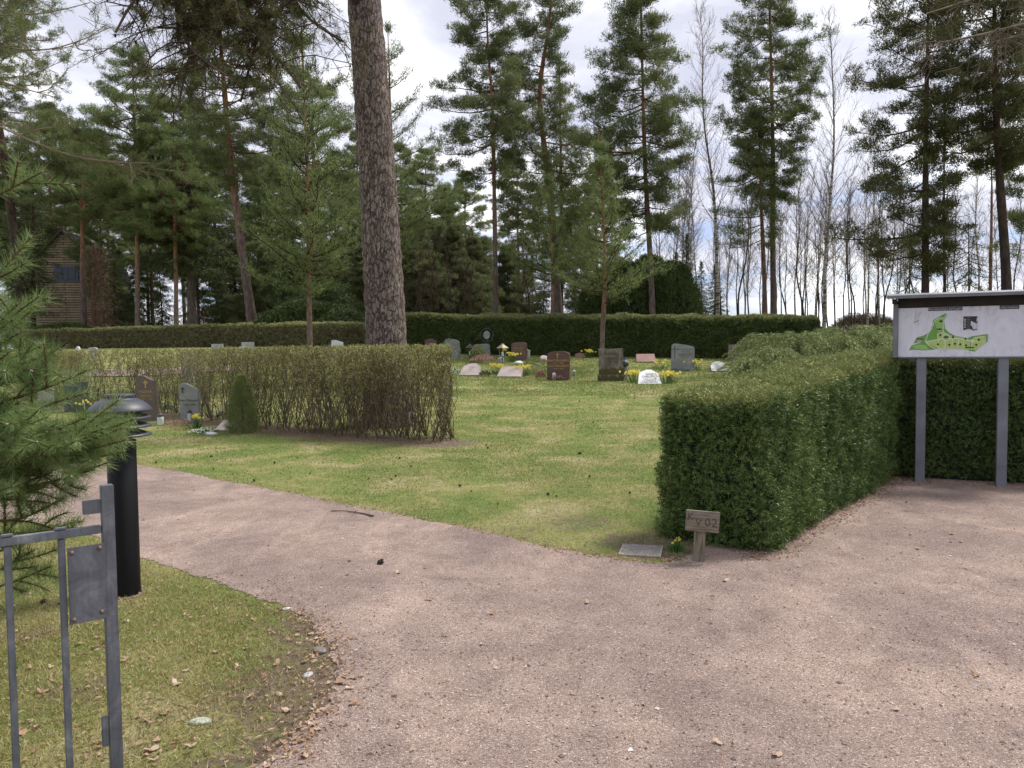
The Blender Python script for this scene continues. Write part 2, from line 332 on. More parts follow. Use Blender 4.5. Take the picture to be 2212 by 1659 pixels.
def groundmat():
    m, nt, bs = newmat('lawn'); v = pos(nt)
    lawn = ramp(nt, noise(nt, 1.1, 6, v, dist=.5, rough=.6), [(.30, (.125, .18, .05)), (.44, (.175, .215, .065)), (.55, (.26, .25, .10)), (.68, (.38, .33, .19))])
    lawn = mixc(nt, 1., lawn, ramp(nt, noise(nt, 35, 5, v, rough=.7), [(.3, (.55, .55, .5)), (.7, (1.3, 1.3, 1.3))]), 'MULTIPLY')
    lawn = mixc(nt, 1., lawn, ramp(nt, noise(nt, 9, 4, v), [(.3, (.8, .85, .8)), (.7, (1.15, 1.12, 1.1))]), 'MULTIPLY')
    soil = ramp(nt, noise(nt, 22, 6, v, rough=.7), [(.3, (.085, .062, .045)), (.55, (.18, .14, .10)), (.75, (.32, .26, .19))])
    f = math_(nt, 'ADD', rattr(nt), math_(nt, 'MULTIPLY_ADD', noise(nt, 9, 7, v, rough=.65), 2.0, -1.0))
    f = ramp(nt, f, [(.36, (0, 0, 0)), (.70, (1, 1, 1))])
    L(nt, mixc(nt, f, lawn, soil), bs.inputs['Base Color']); bs.inputs['Roughness'].default_value = .95; bs.inputs['Specular IOR Level'].default_value = .1
    bump(nt, noise(nt, 55, 5, v, rough=.7), .8, .04, bs); return m
MT['ground'] = groundmat()
MT['grass'] = leafmat('grass_blades', [(.15, (.11, .17, .045)), (.40, (.165, .22, .062)), (.60, (.28, .28, .11)), (.9, (.50, .44, .28))], 1.1, trans=.3, rough=.6, spread=.62)
MT['grass_moss'] = leafmat('moss_and_grass', [(.10, (.14, .14, .04)), (.38, (.24, .215, .07)), (.60, (.38, .33, .14)), (.9, (.58, .50, .33))], 2.2, trans=.3, rough=.6, spread=.40)
MT['soil'] = plain('bare_soil', (.075, .048, .036), .95, var=.5, nsc=14, bmp=.8, bsc=40)

def metalmat():
    m, nt, bs = newmat('weathered_grey_metal'); v = pos(nt, True)
    n = noise(nt, 9, 6, v, dist=.8, rough=.65); n2 = noise(nt, 60, 4, pos(nt, True, (1, 1, .12)))
    c = ramp(nt, n, [(.3, (.095, .10, .12)), (.52, (.14, .15, .175)), (.66, (.21, .22, .245)), (.78, (.42, .42, .43))])
    c = mixc(nt, .5, c, ramp(nt, n2, [(.35, (.6, .6, .62)), (.65, (1.15, 1.15, 1.15))]), 'MULTIPLY')
    L(nt, c, bs.inputs['Base Color']); bs.inputs['Roughness'].default_value = .55; bs.inputs['Metallic'].default_value = .3
    bump(nt, n, .2, .01, bs); return m
MT['metal'] = metalmat()
MT['rust'] = plain('rusty_bolt', (.16, .11, .09), .7, .3, .5, 60)
MT['black_paint'] = plain('black_enamel', (.003, .003, .004), .5, 0, .3, 3, .04, 200, .22)
MT['cap_paint'] = plain('dark_grey_enamel', (.036, .038, .053), .48, 0, .15, 6, .04, 200, .5)
MT['lamp_glass'] = plain('frosted_lamp_glass', (.25, .27, .32), .2, 0, .1, 3, 0)
MT['post_paint'] = plain('grey_painted_wood', (.155, .165, .19), .7, 0, .18, 5, .3, 40)
MT['dark_wood'] = plain('dark_stained_wood', (.022, .018, .015), .8, 0, .3, 9, .3, 50)
MT['roof_sheet'] = plain('folded_sheet_metal', (.26, .25, .27), .45, .4, .15, 4, .05)
def panelmat():
    m, nt, bs = newmat('faded_white_panel'); v = pos(nt, True, (1, 1, .5))
    c = ramp(nt, noise(nt, 9, 7, v, dist=1.4, rough=.7), [(.30, (.36, .36, .40)), (.44, (.56, .57, .64)), (.7, (.64, .65, .73))])
    L(nt, c, bs.inputs['Base Color']); bs.inputs['Roughness'].default_value = .5; return m
MT['panel'] = panelmat()
def flat(name, col, rough=.6): return plain(name, col, rough, var=.08, nsc=30, bmp=0)
MT['map_green'] = flat('map_green', (.13, .30, .065)); MT['map_lime'] = flat('map_lime', (.38, .48, .14)); MT['map_mid'] = flat('map_midgreen', (.26, .42, .13))
MT['map_white'] = flat('map_white', (.55, .62, .48)); MT['map_black'] = flat('map_black', (.025, .025, .032)); MT['ink_white'] = flat('ink_white', (.5, .5, .55))
MT['gold'] = plain('gilded_letters', (.45, .31, .10), .4, .5, .2)
MT['ink'] = flat('dark_letters', (.05, .05, .05)); MT['ink_soft'] = flat('engraved_letters', (.055, .05, .045)); MT['ink_pale'] = flat('pale_letters', (.42, .36, .32))
MT['g_red'] = granite('red_brown_granite', (.115, .055, .045)); MT['g_brown'] = granite('brown_granite', (.135, .105, .09)); MT['g_brown2'] = granite('warm_brown_granite', (.15, .085, .065))
MT['g_grey'] = granite('grey_granite', (.26, .27, .255)); MT['g_lgrey'] = granite('pale_grey_granite', (.42, .42, .40)); MT['g_dark'] = granite('charcoal_granite', (.062, .072, .07))
MT['g_white'] = granite('white_marble', (.66, .67, .68), .1); MT['g_pink'] = granite('pink_granite', (.50, .41, .38), .15); MT['g_redlow'] = granite('red_granite', (.24, .11, .09), .3)
MT['g_rough'] = granite('rough_hewn_grey', (.22, .235, .225), .45, .9, 60); MT['g_greybrown'] = granite('grey_brown_granite', (.20, .175, .15))
def mossystone():
    m, nt, bs = newmat('mossy_granite'); v = pos(nt, True)
    a = ramp(nt, noise(nt, 120, 3, v), [(.3, (.14, .12, .10)), (.7, (.26, .23, .19))])
    st = ramp(nt, noise(nt, 7, 5, pos(nt, True, (1, 1, .4)), dist=.6), [(.4, (.5, .46, .42)), (.62, (1, 1, 1))]); a = mixc(nt, 1., a, st, 'MULTIPLY')
    sx = N(nt, 'ShaderNodeSeparateXYZ'); L(nt, pos(nt, True), sx.inputs[0])
    f = math_(nt, 'ADD', sx.outputs[2], math_(nt, 'MULTIPLY_ADD', noise(nt, 9, 4, v), .35, -.17))
    k = ramp(nt, f, [(.16, (1, 1, 1)), (.23, (0, 0, 0))]); mo = ramp(nt, noise(nt, 30, 4, v), [(.3, (.035, .028, .010)), (.7, (.10, .085, .022))])
    L(nt, mixc(nt, k, a, mo), bs.inputs['Base Color']); bs.inputs['Roughness'].default_value = .9; bump(nt, noise(nt, 40, 4, v), .5, .02, bs); return m
MT['mossy'] = mossystone()
def woodmat(name='weathered_plank', sc=(1, 6, 9)):
    m, nt, bs = newmat(name); v = pos(nt, True, sc); n = noise(nt, 7, 6, v, dist=.6)
    c = ramp(nt, n, [(.3, (.085, .068, .05)), (.5, (.18, .15, .115)), (.75, (.28, .245, .20))])
    g = ramp(nt, noise(nt, 8, 3, pos(nt, True)), [(.56, (0, 0, 0)), (.72, (.5, .5, .5))])
    L(nt, mixc(nt, g, c, (.14, .16, .05)), bs.inputs['Base Color']); bs.inputs['Roughness'].default_value = .9; bump(nt, n, .6, .01, bs); return m
MT['plank'] = woodmat(); MT['plank_upright'] = woodmat('weathered_post', (9, 6, 1))
def brickmat():
    m, nt, bs = newmat('brown_shingles'); v = pos(nt, True)
    b = N(nt, 'ShaderNodeTexBrick'); mp = N(nt, 'ShaderNodeMapping'); mp.inputs['Rotation'].default_value = (PI / 2, 0, 0); L(nt, N(nt, 'ShaderNodeTexCoord').outputs['Object'], mp.inputs[0]); L(nt, mp.outputs[0], b.inputs['Vector'])
    b.inputs['Color1'].default_value = (.30, .225, .165, 1); b.inputs['Color2'].default_value = (.24, .18, .13, 1); b.inputs['Mortar'].default_value = (.035, .026, .02, 1)
    b.inputs['Scale'].default_value = 1.0; b.inputs['Brick Width'].default_value = 5.0; b.inputs['Row Height'].default_value = .20; b.inputs['Mortar Size'].default_value = .03
    L(nt, mixc(nt, 1., b.outputs[0], ramp(nt, noise(nt, 2, 5, v), [(.3, (.75, .75, .75)), (.7, (1.15, 1.15, 1.15))]), 'MULTIPLY'), bs.inputs['Base Color']); bs.inputs['Roughness'].default_value = .9
    bump(nt, b.outputs['Fac'], -.5, .05, bs); return m
MT['brick'] = brickmat()
MT['roof_dark'] = plain('dark_roofing', (.06, .05, .045), .8)
MT['blue'] = plain('blue_paint', (.035, .065, .16), .5); MT['dark_glass'] = plain('dark_window_glass', (.02, .025, .035), .1, bmp=0)
MT['wax'] = plain('white_candle_glass', (.55, .6, .56), .3, bmp=0); MT['grey_lid'] = plain('dark_lid', (.05, .055, .06), .4)
MT['cast_iron'] = plain('cast_grate', (.30, .265, .245), .8, .1, .3, 20, .2); MT['hole'] = plain('dark_hole', (.012, .011, .01), .9)
MT['red_rib'] = plain('red_ribbon', (.35, .02, .02), .5); MT['bronze'] = plain('tan_lantern_metal', (.30, .25, .19), .5, .2)
MT['pebble'] = leafmat('loose_pebbles', [(.1, (.15, .11, .10)), (.45, (.27, .205, .18)), (.8, (.36, .29, .26)), (.97, (.60, .56, .53))], 6, trans=0, rough=.85, spread=.1)
MT['green_plastic'] = plain('green_plastic', (.03, .22, .12), .5); MT['lichen'] = plain('pale_lichen', (.36, .38, .30), .95, 0, .35, 40, .8, 90)
MT['mound'] = leafmat('turf_mound_grass', [(.1, (.07, .12, .03)), (.5, (.11, .17, .045)), (.9, (.16, .22, .07))], 3, trans=.2)

# ------------------------------------------------------------------ text
def text_mesh(s, size, mat, parent, loc, rot=(PI / 2, 0, 0), name='inscription', ext=.0015, sx=1.0):
    cu_ = bpy.data.curves.new(name, 'FONT'); cu_.body = s; cu_.size = size; cu_.align_x = 'CENTER'; cu_.align_y = 'CENTER'; cu_.extrude = ext; cu_.resolution_u = 2
    to = bpy.data.objects.new(name, cu_); COL.objects.link(to); dg = bpy.context.evaluated_depsgraph_get()
    me = bpy.data.meshes.new_from_object(to.evaluated_get(dg)); bpy.data.objects.remove(to); bpy.data.curves.remove(cu_)
    me.materials.clear(); me.materials.append(mat)
    o = bpy.data.objects.new(name, me); COL.objects.link(o); o.parent = parent; o.location = loc; o.rotation_euler = rot; o.scale = (sx, 1, 1)
    return o

# ================================================================== GROUND AND PATH
def pip(P, poly):
    P = np.asarray(P); poly = np.asarray(poly); r = np.zeros(len(P), bool); j = len(poly) - 1
    for i in range(len(poly)):
        xi, yi = poly[i]; xj, yj = poly[j]
        c = ((yi > P[:, 1]) != (yj > P[:, 1])) & (P[:, 0] < (xj - xi) * (P[:, 1] - yi) / (yj - yi + 1e-12) + xi); r ^= c; j = i
    return r
def dline(P, pl):
    P = np.asarray(P)[:, :2]; best = np.full(len(P), 1e9)
    for a, b in zip(pl[:-1], pl[1:]):
        a = np.asarray(a[:2], float); b = np.asarray(b[:2], float); ab = b - a
        t = np.clip(((P - a) @ ab) / (ab @ ab), 0, 1); best = np.minimum(best, np.linalg.norm(P - a - t[:, None] * ab, axis=1))
    return best
upper = hits([(150, 998), (290, 1003), (400, 1022), (500, 1042), (650, 1070), (800, 1102), (950, 1130), (1100, 1160), (1200, 1188), (1290, 1203), (1340, 1211), (1440, 1216), (1475, 1208)])
_HB = np.array([1.83, 5.47]); _HD = unit(np.array([2.66, 3.3])); _HP = np.array([-_HD[1], _HD[0]])
foot = [_HB + _HD * .25 + _HP * .5, _HB + _HD * 1.2 + _HP * .3, _HB + _HD * 4.3 + _HP * .2, np.array([4.9, 9.3]), np.array([6.5, 8.7])]
lower = hits([(590, 1659), (650, 1600), (700, 1530), (728, 1460), (715, 1400), (680, 1350), (600, 1308), (480, 1262), (400, 1235), (300, 1203), (220, 1165), (150, 1140)])
PATH = [np.array(p) for p in [(-30, 16.0), (-16, 12.4), (-9, 11.3)]] + upper + foot + [np.array(p) for p in [(9, 7.6), (14, 6), (14, -6), (-1.02, -6), (-1.0, 0), (-.95, 2.0)]] + lower + [np.array(p) for p in [(-6.2, 7.6), (-12, 8.6), (-30, 12)]]
def densify(poly, step, amp, seed):
    r = RS(seed); out = []
    for i in range(len(poly)):
        a = poly[i]; b = poly[(i + 1) % len(poly)]; n = max(1, int(np.linalg.norm(b - a) / step)) if max(abs(a[0]), abs(b[0])) < 13 else 1
        for k in range(n): out.append(a + (b - a) * k / n)
    out = np.array(out); P3 = np.c_[out, np.zeros(len(out))]
    out[:, 0] += nz(P3, 6, 11) * amp + nz(P3, 28, 12) * amp * .6 + r.normal(0, .008, len(out)); out[:, 1] += nz(P3, 6, 13) * amp + nz(P3, 28, 14) * amp * .6 + r.normal(0, .008, len(out))
    return out
PATHD = densify(PATH, .03, .035, 1)
def sheet(name, poly, mat, dz, sub=False):
    tr = geometry.tessellate_polygon([[Vector((p[0], p[1], 0)) for p in poly]])
    V = np.c_[poly, np.zeros(len(poly))]; V[:, 2] = zg(V[:, 0], V[:, 1]) + dz
    g = G(); T = np.array(tr)
    a = V[T[:, 0]]; b = V[T[:, 1]]; c = V[T[:, 2]]; n = np.cross(b - a, c - a)[:, 2]; T[n < 0] = T[n < 0][:, ::-1]
    g.add(V, T=T); return g.build(name, mat)
struct(sheet('gravel_path', PATHD, MT['gravel'], .004))

# hedge lines (world)
HB = np.array([1.86, 5.66]); HDIR = unit(np.array([2.66, 3.3])); HPER = np.array([-HDIR[1], HDIR[0]])
midline = [hit(950, 957)[:2], hit(700, 941)[:2], hit(520, 920)[:2], hit(330, 893)[:2], (-10.2, 18.2), (-14, 21.5)]
xs = np.concatenate([-np.geomspace(600, 9.2, 36), np.arange(-9, 9.01, .13), np.geomspace(9.2, 600, 36)])
ys = np.concatenate([-np.geomspace(60, 1.1, 8), np.arange(1, 16, .13), np.arange(16, 46, .5), np.geomspace(46.5, 1500, 24)])
X, Y = np.meshgrid(xs, ys); Pg = np.c_[X.ravel(), Y.ravel()]
soil = np.clip(1 - dline(Pg, [np.array(p) + (.1, -.05) for p in midline]) / .95, 0, 1) * 1.1
hl = [HB + HPER * .42 - HDIR * .1, HB + HPER * .42 + HDIR * 4.6]
soil = np.maximum(soil, np.clip(1 - (dline(Pg, hl) - .25) / .55, 0, 1))
soil = np.maximum(soil, np.clip(1 - dline(Pg, lower[:6]) / .6, 0, 1) * .9)
soil = np.maximum(soil, np.clip(1 - dline(Pg, upper) / .25, 0, 1) * .55)
for (u, v, r, a) in ((620, 1480, .5, .8), (60, 1370, .22, .8), (160, 1500, .25, .65), (480, 1545, .2, .5), (1360, 1170, .35, .8), (1250, 1130, .6, .55), (1110, 1150, .4, .45), (860, 770, 1.2, .5)):
    h = hit(u, v); soil = np.maximum(soil, np.clip(1.3 - np.linalg.norm(Pg - h[:2], axis=1) / r, 0, 1) * a)
g = G(); nx = len(xs); ny = len(ys); i = np.arange(ny - 1)[:, None]; j = np.arange(nx - 1)[None]
Q = np.stack([i * nx + j, i * nx + j + 1, (i + 1) * nx + j + 1, (i + 1) * nx + j], -1).reshape(-1, 4)
g.add(np.c_[Pg, zg(Pg[:, 0], Pg[:, 1])], Q=Q, R=soil); struct(g.build('ground', MT['ground'], smooth=True))
# far pinkish path behind the left hedge
fp = densify([np.array(p, float) for p in [(-26, 25.6), (-12.5, 26.2), (-9.3, 27.2), (-9.6, 28.6), (-13, 27.8), (-26, 27.2)]], .4, .06, 5)
struct(sheet('far_gravel_path', fp, MT['gravel'], .03))

# ------------------------------------------------------------------ grass blades
def soil_at(P):
    return 0
def grass(name, n, xr, yr, hmin, hmax, w, mat, seed, falloff, test, label):
    r = RS(seed); P = np.c_[r.uniform(*xr, n), r.uniform(*yr, n)]
    d = np.linalg.norm(P, axis=1); keep = (r.uniform(size=n) < (falloff / d) ** 2) & (np.abs(P[:, 0]) < P[:, 1] * .72 + .4)
    P = P[keep]; P = P[~pip(P + r.normal(0, .035, P.shape), PATHD)]; P = P[test(P, r)]
    cl = nz(np.c_[P, np.zeros(len(P))], 3, 21); P = P[r.uniform(-1.4, 1.2, len(P)) < cl + .5]
    k = len(P); z = zg(P[:, 0], P[:, 1]); dist = np.linalg.norm(P, axis=1)
    D = unit(np.c_[r.normal(0, .75, (k, 2)), r.uniform(.35, 1.2, k)])
    rn = r.uniform(0, 1, k)
    if name == 'lawn_grass':
        for (u, v, R_, a_) in ((1230, 1110, 1.1, .5), (1330, 1000, 1.0, .35), (1000, 1060, .8, .3), (1200, 930, 1.6, .25), (960, 930, .8, .35), (1380, 900, 1.0, .3)):
            h_ = hit(u, v); rn = rn + a_ * np.clip(1.3 - np.hypot(P[:, 0] - h_[0], (P[:, 1] - h_[1]) * .7) / R_, 0, 1)
    g = G(); g.tri(np.c_[P, z - .004], D, r.uniform(hmin, hmax, k), w * np.maximum(1, dist / 6), np.clip(rn, 0, 1.2), r); o = g.build(name, mat)
    return tag(o, label, 'grass', kind='stuff')
nearreg = lambda P0, r: (lambda P: (P[:, 1] < 7.6) & (P[:, 0] < -.6) & (r.uniform(size=len(P)) > np.clip(1 - dline(P, lower[:6]) / .5, 0, .86)) & (pip(P, [(-12, 1), (0, 1)] + [tuple(p) for p in lower] + [(-6.2, 7.6), (-12, 8.6)])))(P0 + r.normal(0, .035, P0.shape))
grass('mossy_grass', 420000, (-5.5, -.6), (2.2, 7.2), .015, .05, .0048, MT['grass_moss'], 31, 4.2, nearreg, 'yellow green mossy turf around the black lamp and grey gate')
def lawntest(P, r):
    low = pip(P, [(-40, -10), (0, -10)] + [tuple(p) for p in lower] + [(-6.2, 7.6), (-12, 8.6), (-40, 14)])
    dd = dline(P, [np.array(p) for p in midline]); return ~low & (r.uniform(size=len(P)) < np.clip((dd - .32) / .5, .02, 1)) & (P[:, 1] > 5.6)
grass('lawn_grass', 1000000, (-14, 9), (5.6, 22), .02, .045, .006, MT['grass'], 32, 7.6, lawntest, 'short spring lawn between the gravel path and the graves')
grass('far_lawn_grass', 160000, (-14, 13), (20, 33), .03, .07, .007, MT['grass'], 33, 24, lambda P, r: P[:, 1] > 5, 'short lawn around the rows of graves in front of the far hedge')

# ------------------------------------------------------------------ pebbles on gravel, leaves
def pebbles():
    r = RS(5); n = 36000; P = np.c_[r.uniform(-6, 6, n), r.uniform(2.3, 12, n)]
    P = P[(r.uniform(size=n) < (3.6 / P[:, 1]) ** 2) & (np.abs(P[:, 0]) < P[:, 1] * .72)]; P = P[pip(P, PATHD)]; k = len(P)
    s = r.uniform(.0025, .0075, k) * np.where(r.uniform(size=k) < .04, 2.0, 1)
    oc = np.array([[1, 0, 0], [-1, 0, 0], [0, 1, 0], [0, -1, 0], [0, 0, 1], [0, 0, -.4]], float)
    V = oc[None] * s[:, None, None] * r.uniform(.6, 1.3, (k, 6, 1)) * np.array([1, 1, .6])
    a = r.uniform(0, 6.28, k); ca, sa = np.cos(a)[:, None], np.sin(a)[:, None]
    V = np.stack([V[..., 0] * ca - V[..., 1] * sa, V[..., 0] * sa + V[..., 1] * ca, V[..., 2]], -1) + np.c_[P, zg(P[:, 0], P[:, 1]) + .007][:, None]
    T = np.array([[0, 2, 4], [2, 1, 4], [1, 3, 4], [3, 0, 4], [2, 0, 5], [1, 2, 5], [3, 1, 5], [0, 3, 5]])
    g = G(); g.add(V, T=(np.arange(k)[:, None, None] * 6 + T[None]).reshape(-1, 3), R=np.repeat(r.uniform(0, 1, k) ** 1.3, 6))
    tag(g.build('loose_gravel', MT['pebble'], smooth=False), 'loose pinkish chips scattered over the gravel path', 'gravel', kind='stuff')
pebbles()
def leaf_mesh(seed, size):
    r = RS(seed); an = np.linspace(0, 2 * PI, 13)[:-1]; rad = (1 + .28 * np.cos(an * r.randint(3, 6) + r.uniform(0, 6)) + r.uniform(-.1, .1, 12)) * np.where(np.abs(np.cos(an)) > .8, 1.15, .75)
    V = np.c_[np.cos(an) * rad, np.sin(an) * rad, .25 * np.sin(an * 2 + 1) + .12 * r.normal(size=12)] * size; V[:, 2] += size * .28
    g = G(); g.add(np.vstack([V, [0, 0, size * .12]]), T=[[k, (k + 1) % 12, 12] for k in range(12)], R=r.uniform(.2, 1)); return g
LEAFP = []
for s in range(6):
    o = leaf_mesh(s, .014 + .003 * (s % 3)).build('fallen_leaf', MT['dry_leaf']); LEAFP.append(o)
    tag(o, 'dry curled brown leaf lying among others on the turf and gravel', 'leaf', 'dry leaves strewn over turf and gravel')
r = RS(77); lp = []
for k in range(60): lp.append((r.uniform(20, 720), r.uniform(1290, 1655)))
for k in range(26): t = r.uniform(0, 4.99); a, b = lower[int(t)], lower[int(t) + 1]; lp.append(tuple(a + (b - a) * (t % 1) + r.normal(0, .05, 2)) + ('w',))
for k in range(28): lp.append((r.uniform(700, 2200), r.uniform(1080, 1650)))
for k in range(22): lp.append((r.uniform(1560, 2200), r.uniform(1040, 1200)))
first = set()
for k, p in enumerate(lp):
    h = np.array([p[0], p[1], 0]) if len(p) == 3 else hit(*p); s = k % 6; src = LEAFP[s]
    o = src if s not in first else src.copy()
    if s in first: COL.objects.link(o)
    first.add(s); o.location = (h[0], h[1], h[2] + .008); o.rotation_euler = (r.uniform(-.3, .3), r.uniform(-.3, .3), r.uniform(0, 6.28)); sc = r.uniform(.6, 1.25); o.scale = (sc, sc, sc)
def litter():
    r = RS(8); g = G(); P = []
    for k in range(2600):
        t = r.uniform(0, 3.99); a, b = np.array(midline[int(t)]), np.array(midline[int(t) + 1]); P.append(a + (b - a) * (t % 1) + r.normal(0, .22, 2) + (0, -.1))
    for k in range(2600): P.append(HB + HDIR * r.uniform(-.25, 4.4) + HPER * r.normal(-.02, .09))
    for k in range(900): P.append(np.array([4.3, 8.75]) + np.array([.9, -.43]) * r.uniform(-.1, 2.2) + r.normal(0, .12, 2))
    for k in range(1300): P.append(hit(r.uniform(0, 700), r.uniform(1240, 1659))[:2])
    for k in range(700): P.append(hit(r.uniform(200, 2212), 1000 + 650 * r.uniform() ** 1.5)[:2])
    for k in range(900): t = r.uniform(0, 5.99); a, b = lower[int(t)], lower[int(t) + 1]; P.append(a + (b - a) * (t % 1) + r.normal(0, .07, 2))
    for k in range(700): t = r.uniform(3, len(upper) - 1.01); a, b = upper[int(t)], upper[int(t) + 1]; P.append(a + (b - a) * (t % 1) + r.normal(0, .05, 2))
    P = np.array(P); k = len(P); D = unit(np.c_[r.normal(size=(k, 2)), r.uniform(-.15, .35, k)])
    g.leaf(np.c_[P, zg(P[:, 0], P[:, 1]) + .012], D, r.uniform(.012, .036, k), r.uniform(.004, .014, k), r.uniform(0, .7, k), r)
    tag(g.build('leaf_litter', MT['dry_leaf']), 'brown leaf litter and needles under the hedges', 'leaf litter', kind='stuff')
litter()

# ================================================================== HEDGES
def rbox(P, h, r):
    q = np.clip(P, -(h - r), h - r); q[:, 2] = np.clip(P[:, 2], -h[2], h[2] - r); n = unit(P - q + 1e-9); return q + n * r, n
def hedge(name, label, o, ax, length, width, height, rad, dens, shoot, needles, nl, nw, mats, core, seed, amp=.03, f=3.2, ground=True, faces=('l', 'r', 't', 'f', 'b'), topmix=True, fall=None, hlow=.05, slope=0.):
    """o: corner line start (centre of the near end), ax: unit direction, box sampled all round, shoots with needles"""
    r = RS(seed); ax3 = np.array([ax[0], ax[1], 0]); pe = np.array([-ax[1], ax[0], 0]); h = np.array([length / 2, width / 2, height / 2])
    c0 = np.array([o[0], o[1], 0]) + ax3 * length / 2
    areas = {'l': length * height, 'r': length * height, 't': length * width, 'f': width * height, 'b': width * height}; Ps = []
    for k in faces:
        n = int(areas[k] * dens); a = r.uniform(-1, 1, (n, 3)) * h
        if k == 'l': a[:, 1] = h[1]
        if k == 'r': a[:, 1] = -h[1]
        if k == 't': a[:, 2] = h[2]
        if k == 'f': a[:, 0] = -h[0]
        if k == 'b': a[:, 0] = h[0]
        Ps.append(a)
    P = np.vstack(Ps); S, n = rbox(P, h, rad)
    if fall: keep = r.uniform(size=len(S)) < 1 - (S[:, 0] / length + .5) * fall; S = S[keep]; n = n[keep]
    def toW(S, n):
        W = c0 + S[:, 0:1] * ax3 + S[:, 1:2] * pe; gz = zg(W[:, 0], W[:, 1]) if ground else 0
        W = W + np.c_[np.zeros((len(W), 2)), (S[:, 2] + h[2]) * (1 + slope * (S[:, 0] / length + .5)) + gz]
        nw_ = n[:, 0:1] * ax3 + n[:, 1:2] * pe + np.c_[np.zeros((len(W), 2)), n[:, 2]]
        low = np.clip(1 - (S[:, 2] + h[2]) / .22, 0, 1)[:, None]
        disp = (nz(W, f, seed) * amp + nz(W, f * 3.3, seed + 1) * amp * .6)[:, None]
        return W + nw_ * (disp - low * .035), nw_
    W, nw_ = toW(S, n)
    W = W + nw_ * (r.uniform(-.075, .0, (len(W), 1)) + .042 * nz(W, 19, seed + 5)[:, None]); lowz = (S[:, 2] + h[2]); kp = lowz > hlow + .05 * r.uniform(size=len(lowz)); W = W[kp]; nw_ = nw_[kp]; k = len(W)
    root = thing(name, label, 'hedge', (0, 0, 0))
    g = G(); d = unit(nw_ * .75 + np.array([0, 0, .35]) + r.normal(0, .35, (k, 3))); K = needles
    sk = (np.arange(K) / K)[None, :, None] * shoot; e1 = unit(np.cross(d, r.normal(size=(k, 3)))); e2 = np.cross(d, e1)
    ph = (np.arange(K) * 2.4)[None] + r.uniform(0, 6.28, (k, 1)); rad_ = e1[:, None] * np.cos(ph)[..., None] + e2[:, None] * np.sin(ph)[..., None]
    B = W[:, None] + d[:, None] * sk; D = unit(d[:, None] * r.uniform(.35, 1.0, (k, K, 1)) + rad_ * .9)
    rn = np.clip(.5 + .26 * r.normal(size=(k, 1)) + .1 * r.normal(size=(k, K)), 0, 1)
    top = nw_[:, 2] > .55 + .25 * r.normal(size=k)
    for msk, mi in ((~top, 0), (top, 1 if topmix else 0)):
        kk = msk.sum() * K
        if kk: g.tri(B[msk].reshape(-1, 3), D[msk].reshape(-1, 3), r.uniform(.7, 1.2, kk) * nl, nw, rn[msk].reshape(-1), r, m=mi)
    g.build('foliage', mats, root)
    # inner dark core
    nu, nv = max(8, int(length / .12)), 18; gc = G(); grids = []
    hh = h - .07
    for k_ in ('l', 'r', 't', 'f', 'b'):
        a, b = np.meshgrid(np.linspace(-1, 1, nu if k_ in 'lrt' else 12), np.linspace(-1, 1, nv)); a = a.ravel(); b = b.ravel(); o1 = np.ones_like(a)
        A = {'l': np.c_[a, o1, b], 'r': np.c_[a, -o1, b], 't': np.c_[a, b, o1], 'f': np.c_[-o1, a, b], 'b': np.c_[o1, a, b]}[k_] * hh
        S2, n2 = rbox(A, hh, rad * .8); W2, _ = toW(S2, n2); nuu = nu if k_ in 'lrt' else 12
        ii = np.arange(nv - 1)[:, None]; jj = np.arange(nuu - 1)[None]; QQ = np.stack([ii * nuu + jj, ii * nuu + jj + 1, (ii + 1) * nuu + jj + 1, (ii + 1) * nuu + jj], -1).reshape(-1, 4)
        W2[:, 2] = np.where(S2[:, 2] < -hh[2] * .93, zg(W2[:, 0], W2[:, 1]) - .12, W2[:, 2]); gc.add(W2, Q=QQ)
    gc.build('inner_core', core, root, smooth=True)
    return root
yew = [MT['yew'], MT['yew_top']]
hc = HB + HPER * .44
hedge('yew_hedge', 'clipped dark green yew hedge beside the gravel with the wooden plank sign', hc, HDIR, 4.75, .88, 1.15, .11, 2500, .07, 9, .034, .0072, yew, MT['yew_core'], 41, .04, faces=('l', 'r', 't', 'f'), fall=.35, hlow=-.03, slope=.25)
CD = unit(np.array([.92, -.39])); cc = np.array([4.15, 9.45])
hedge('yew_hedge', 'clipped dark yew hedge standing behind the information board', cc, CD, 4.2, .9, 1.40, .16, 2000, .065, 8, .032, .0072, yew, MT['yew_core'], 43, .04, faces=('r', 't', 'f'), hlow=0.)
# far dark hedge
A0 = np.array([-5.2, 35.2]); A1 = np.array([11.6, 30.2]); ad = unit(A1 - A0)
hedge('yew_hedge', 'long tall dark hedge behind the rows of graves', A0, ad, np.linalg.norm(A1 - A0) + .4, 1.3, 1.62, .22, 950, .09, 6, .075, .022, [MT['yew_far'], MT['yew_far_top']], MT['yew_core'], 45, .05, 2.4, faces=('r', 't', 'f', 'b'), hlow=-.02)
B0 = hit(2, 757)[:2]
C0 = np.array([-7.2, 36.6]); C1 = np.array([-30.5, 48.]); cd = unit(C1 - C0)
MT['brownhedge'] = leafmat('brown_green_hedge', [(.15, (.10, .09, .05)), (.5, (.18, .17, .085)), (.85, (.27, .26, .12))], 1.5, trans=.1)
MT['brownhedge_top'] = leafmat('brown_green_hedge_lit_top', [(.15, (.18, .19, .07)), (.5, (.28, .30, .11)), (.85, (.38, .38, .17))], 1.5, trans=.1)  # paler copy for upward faces, top light painted into the leaf colour
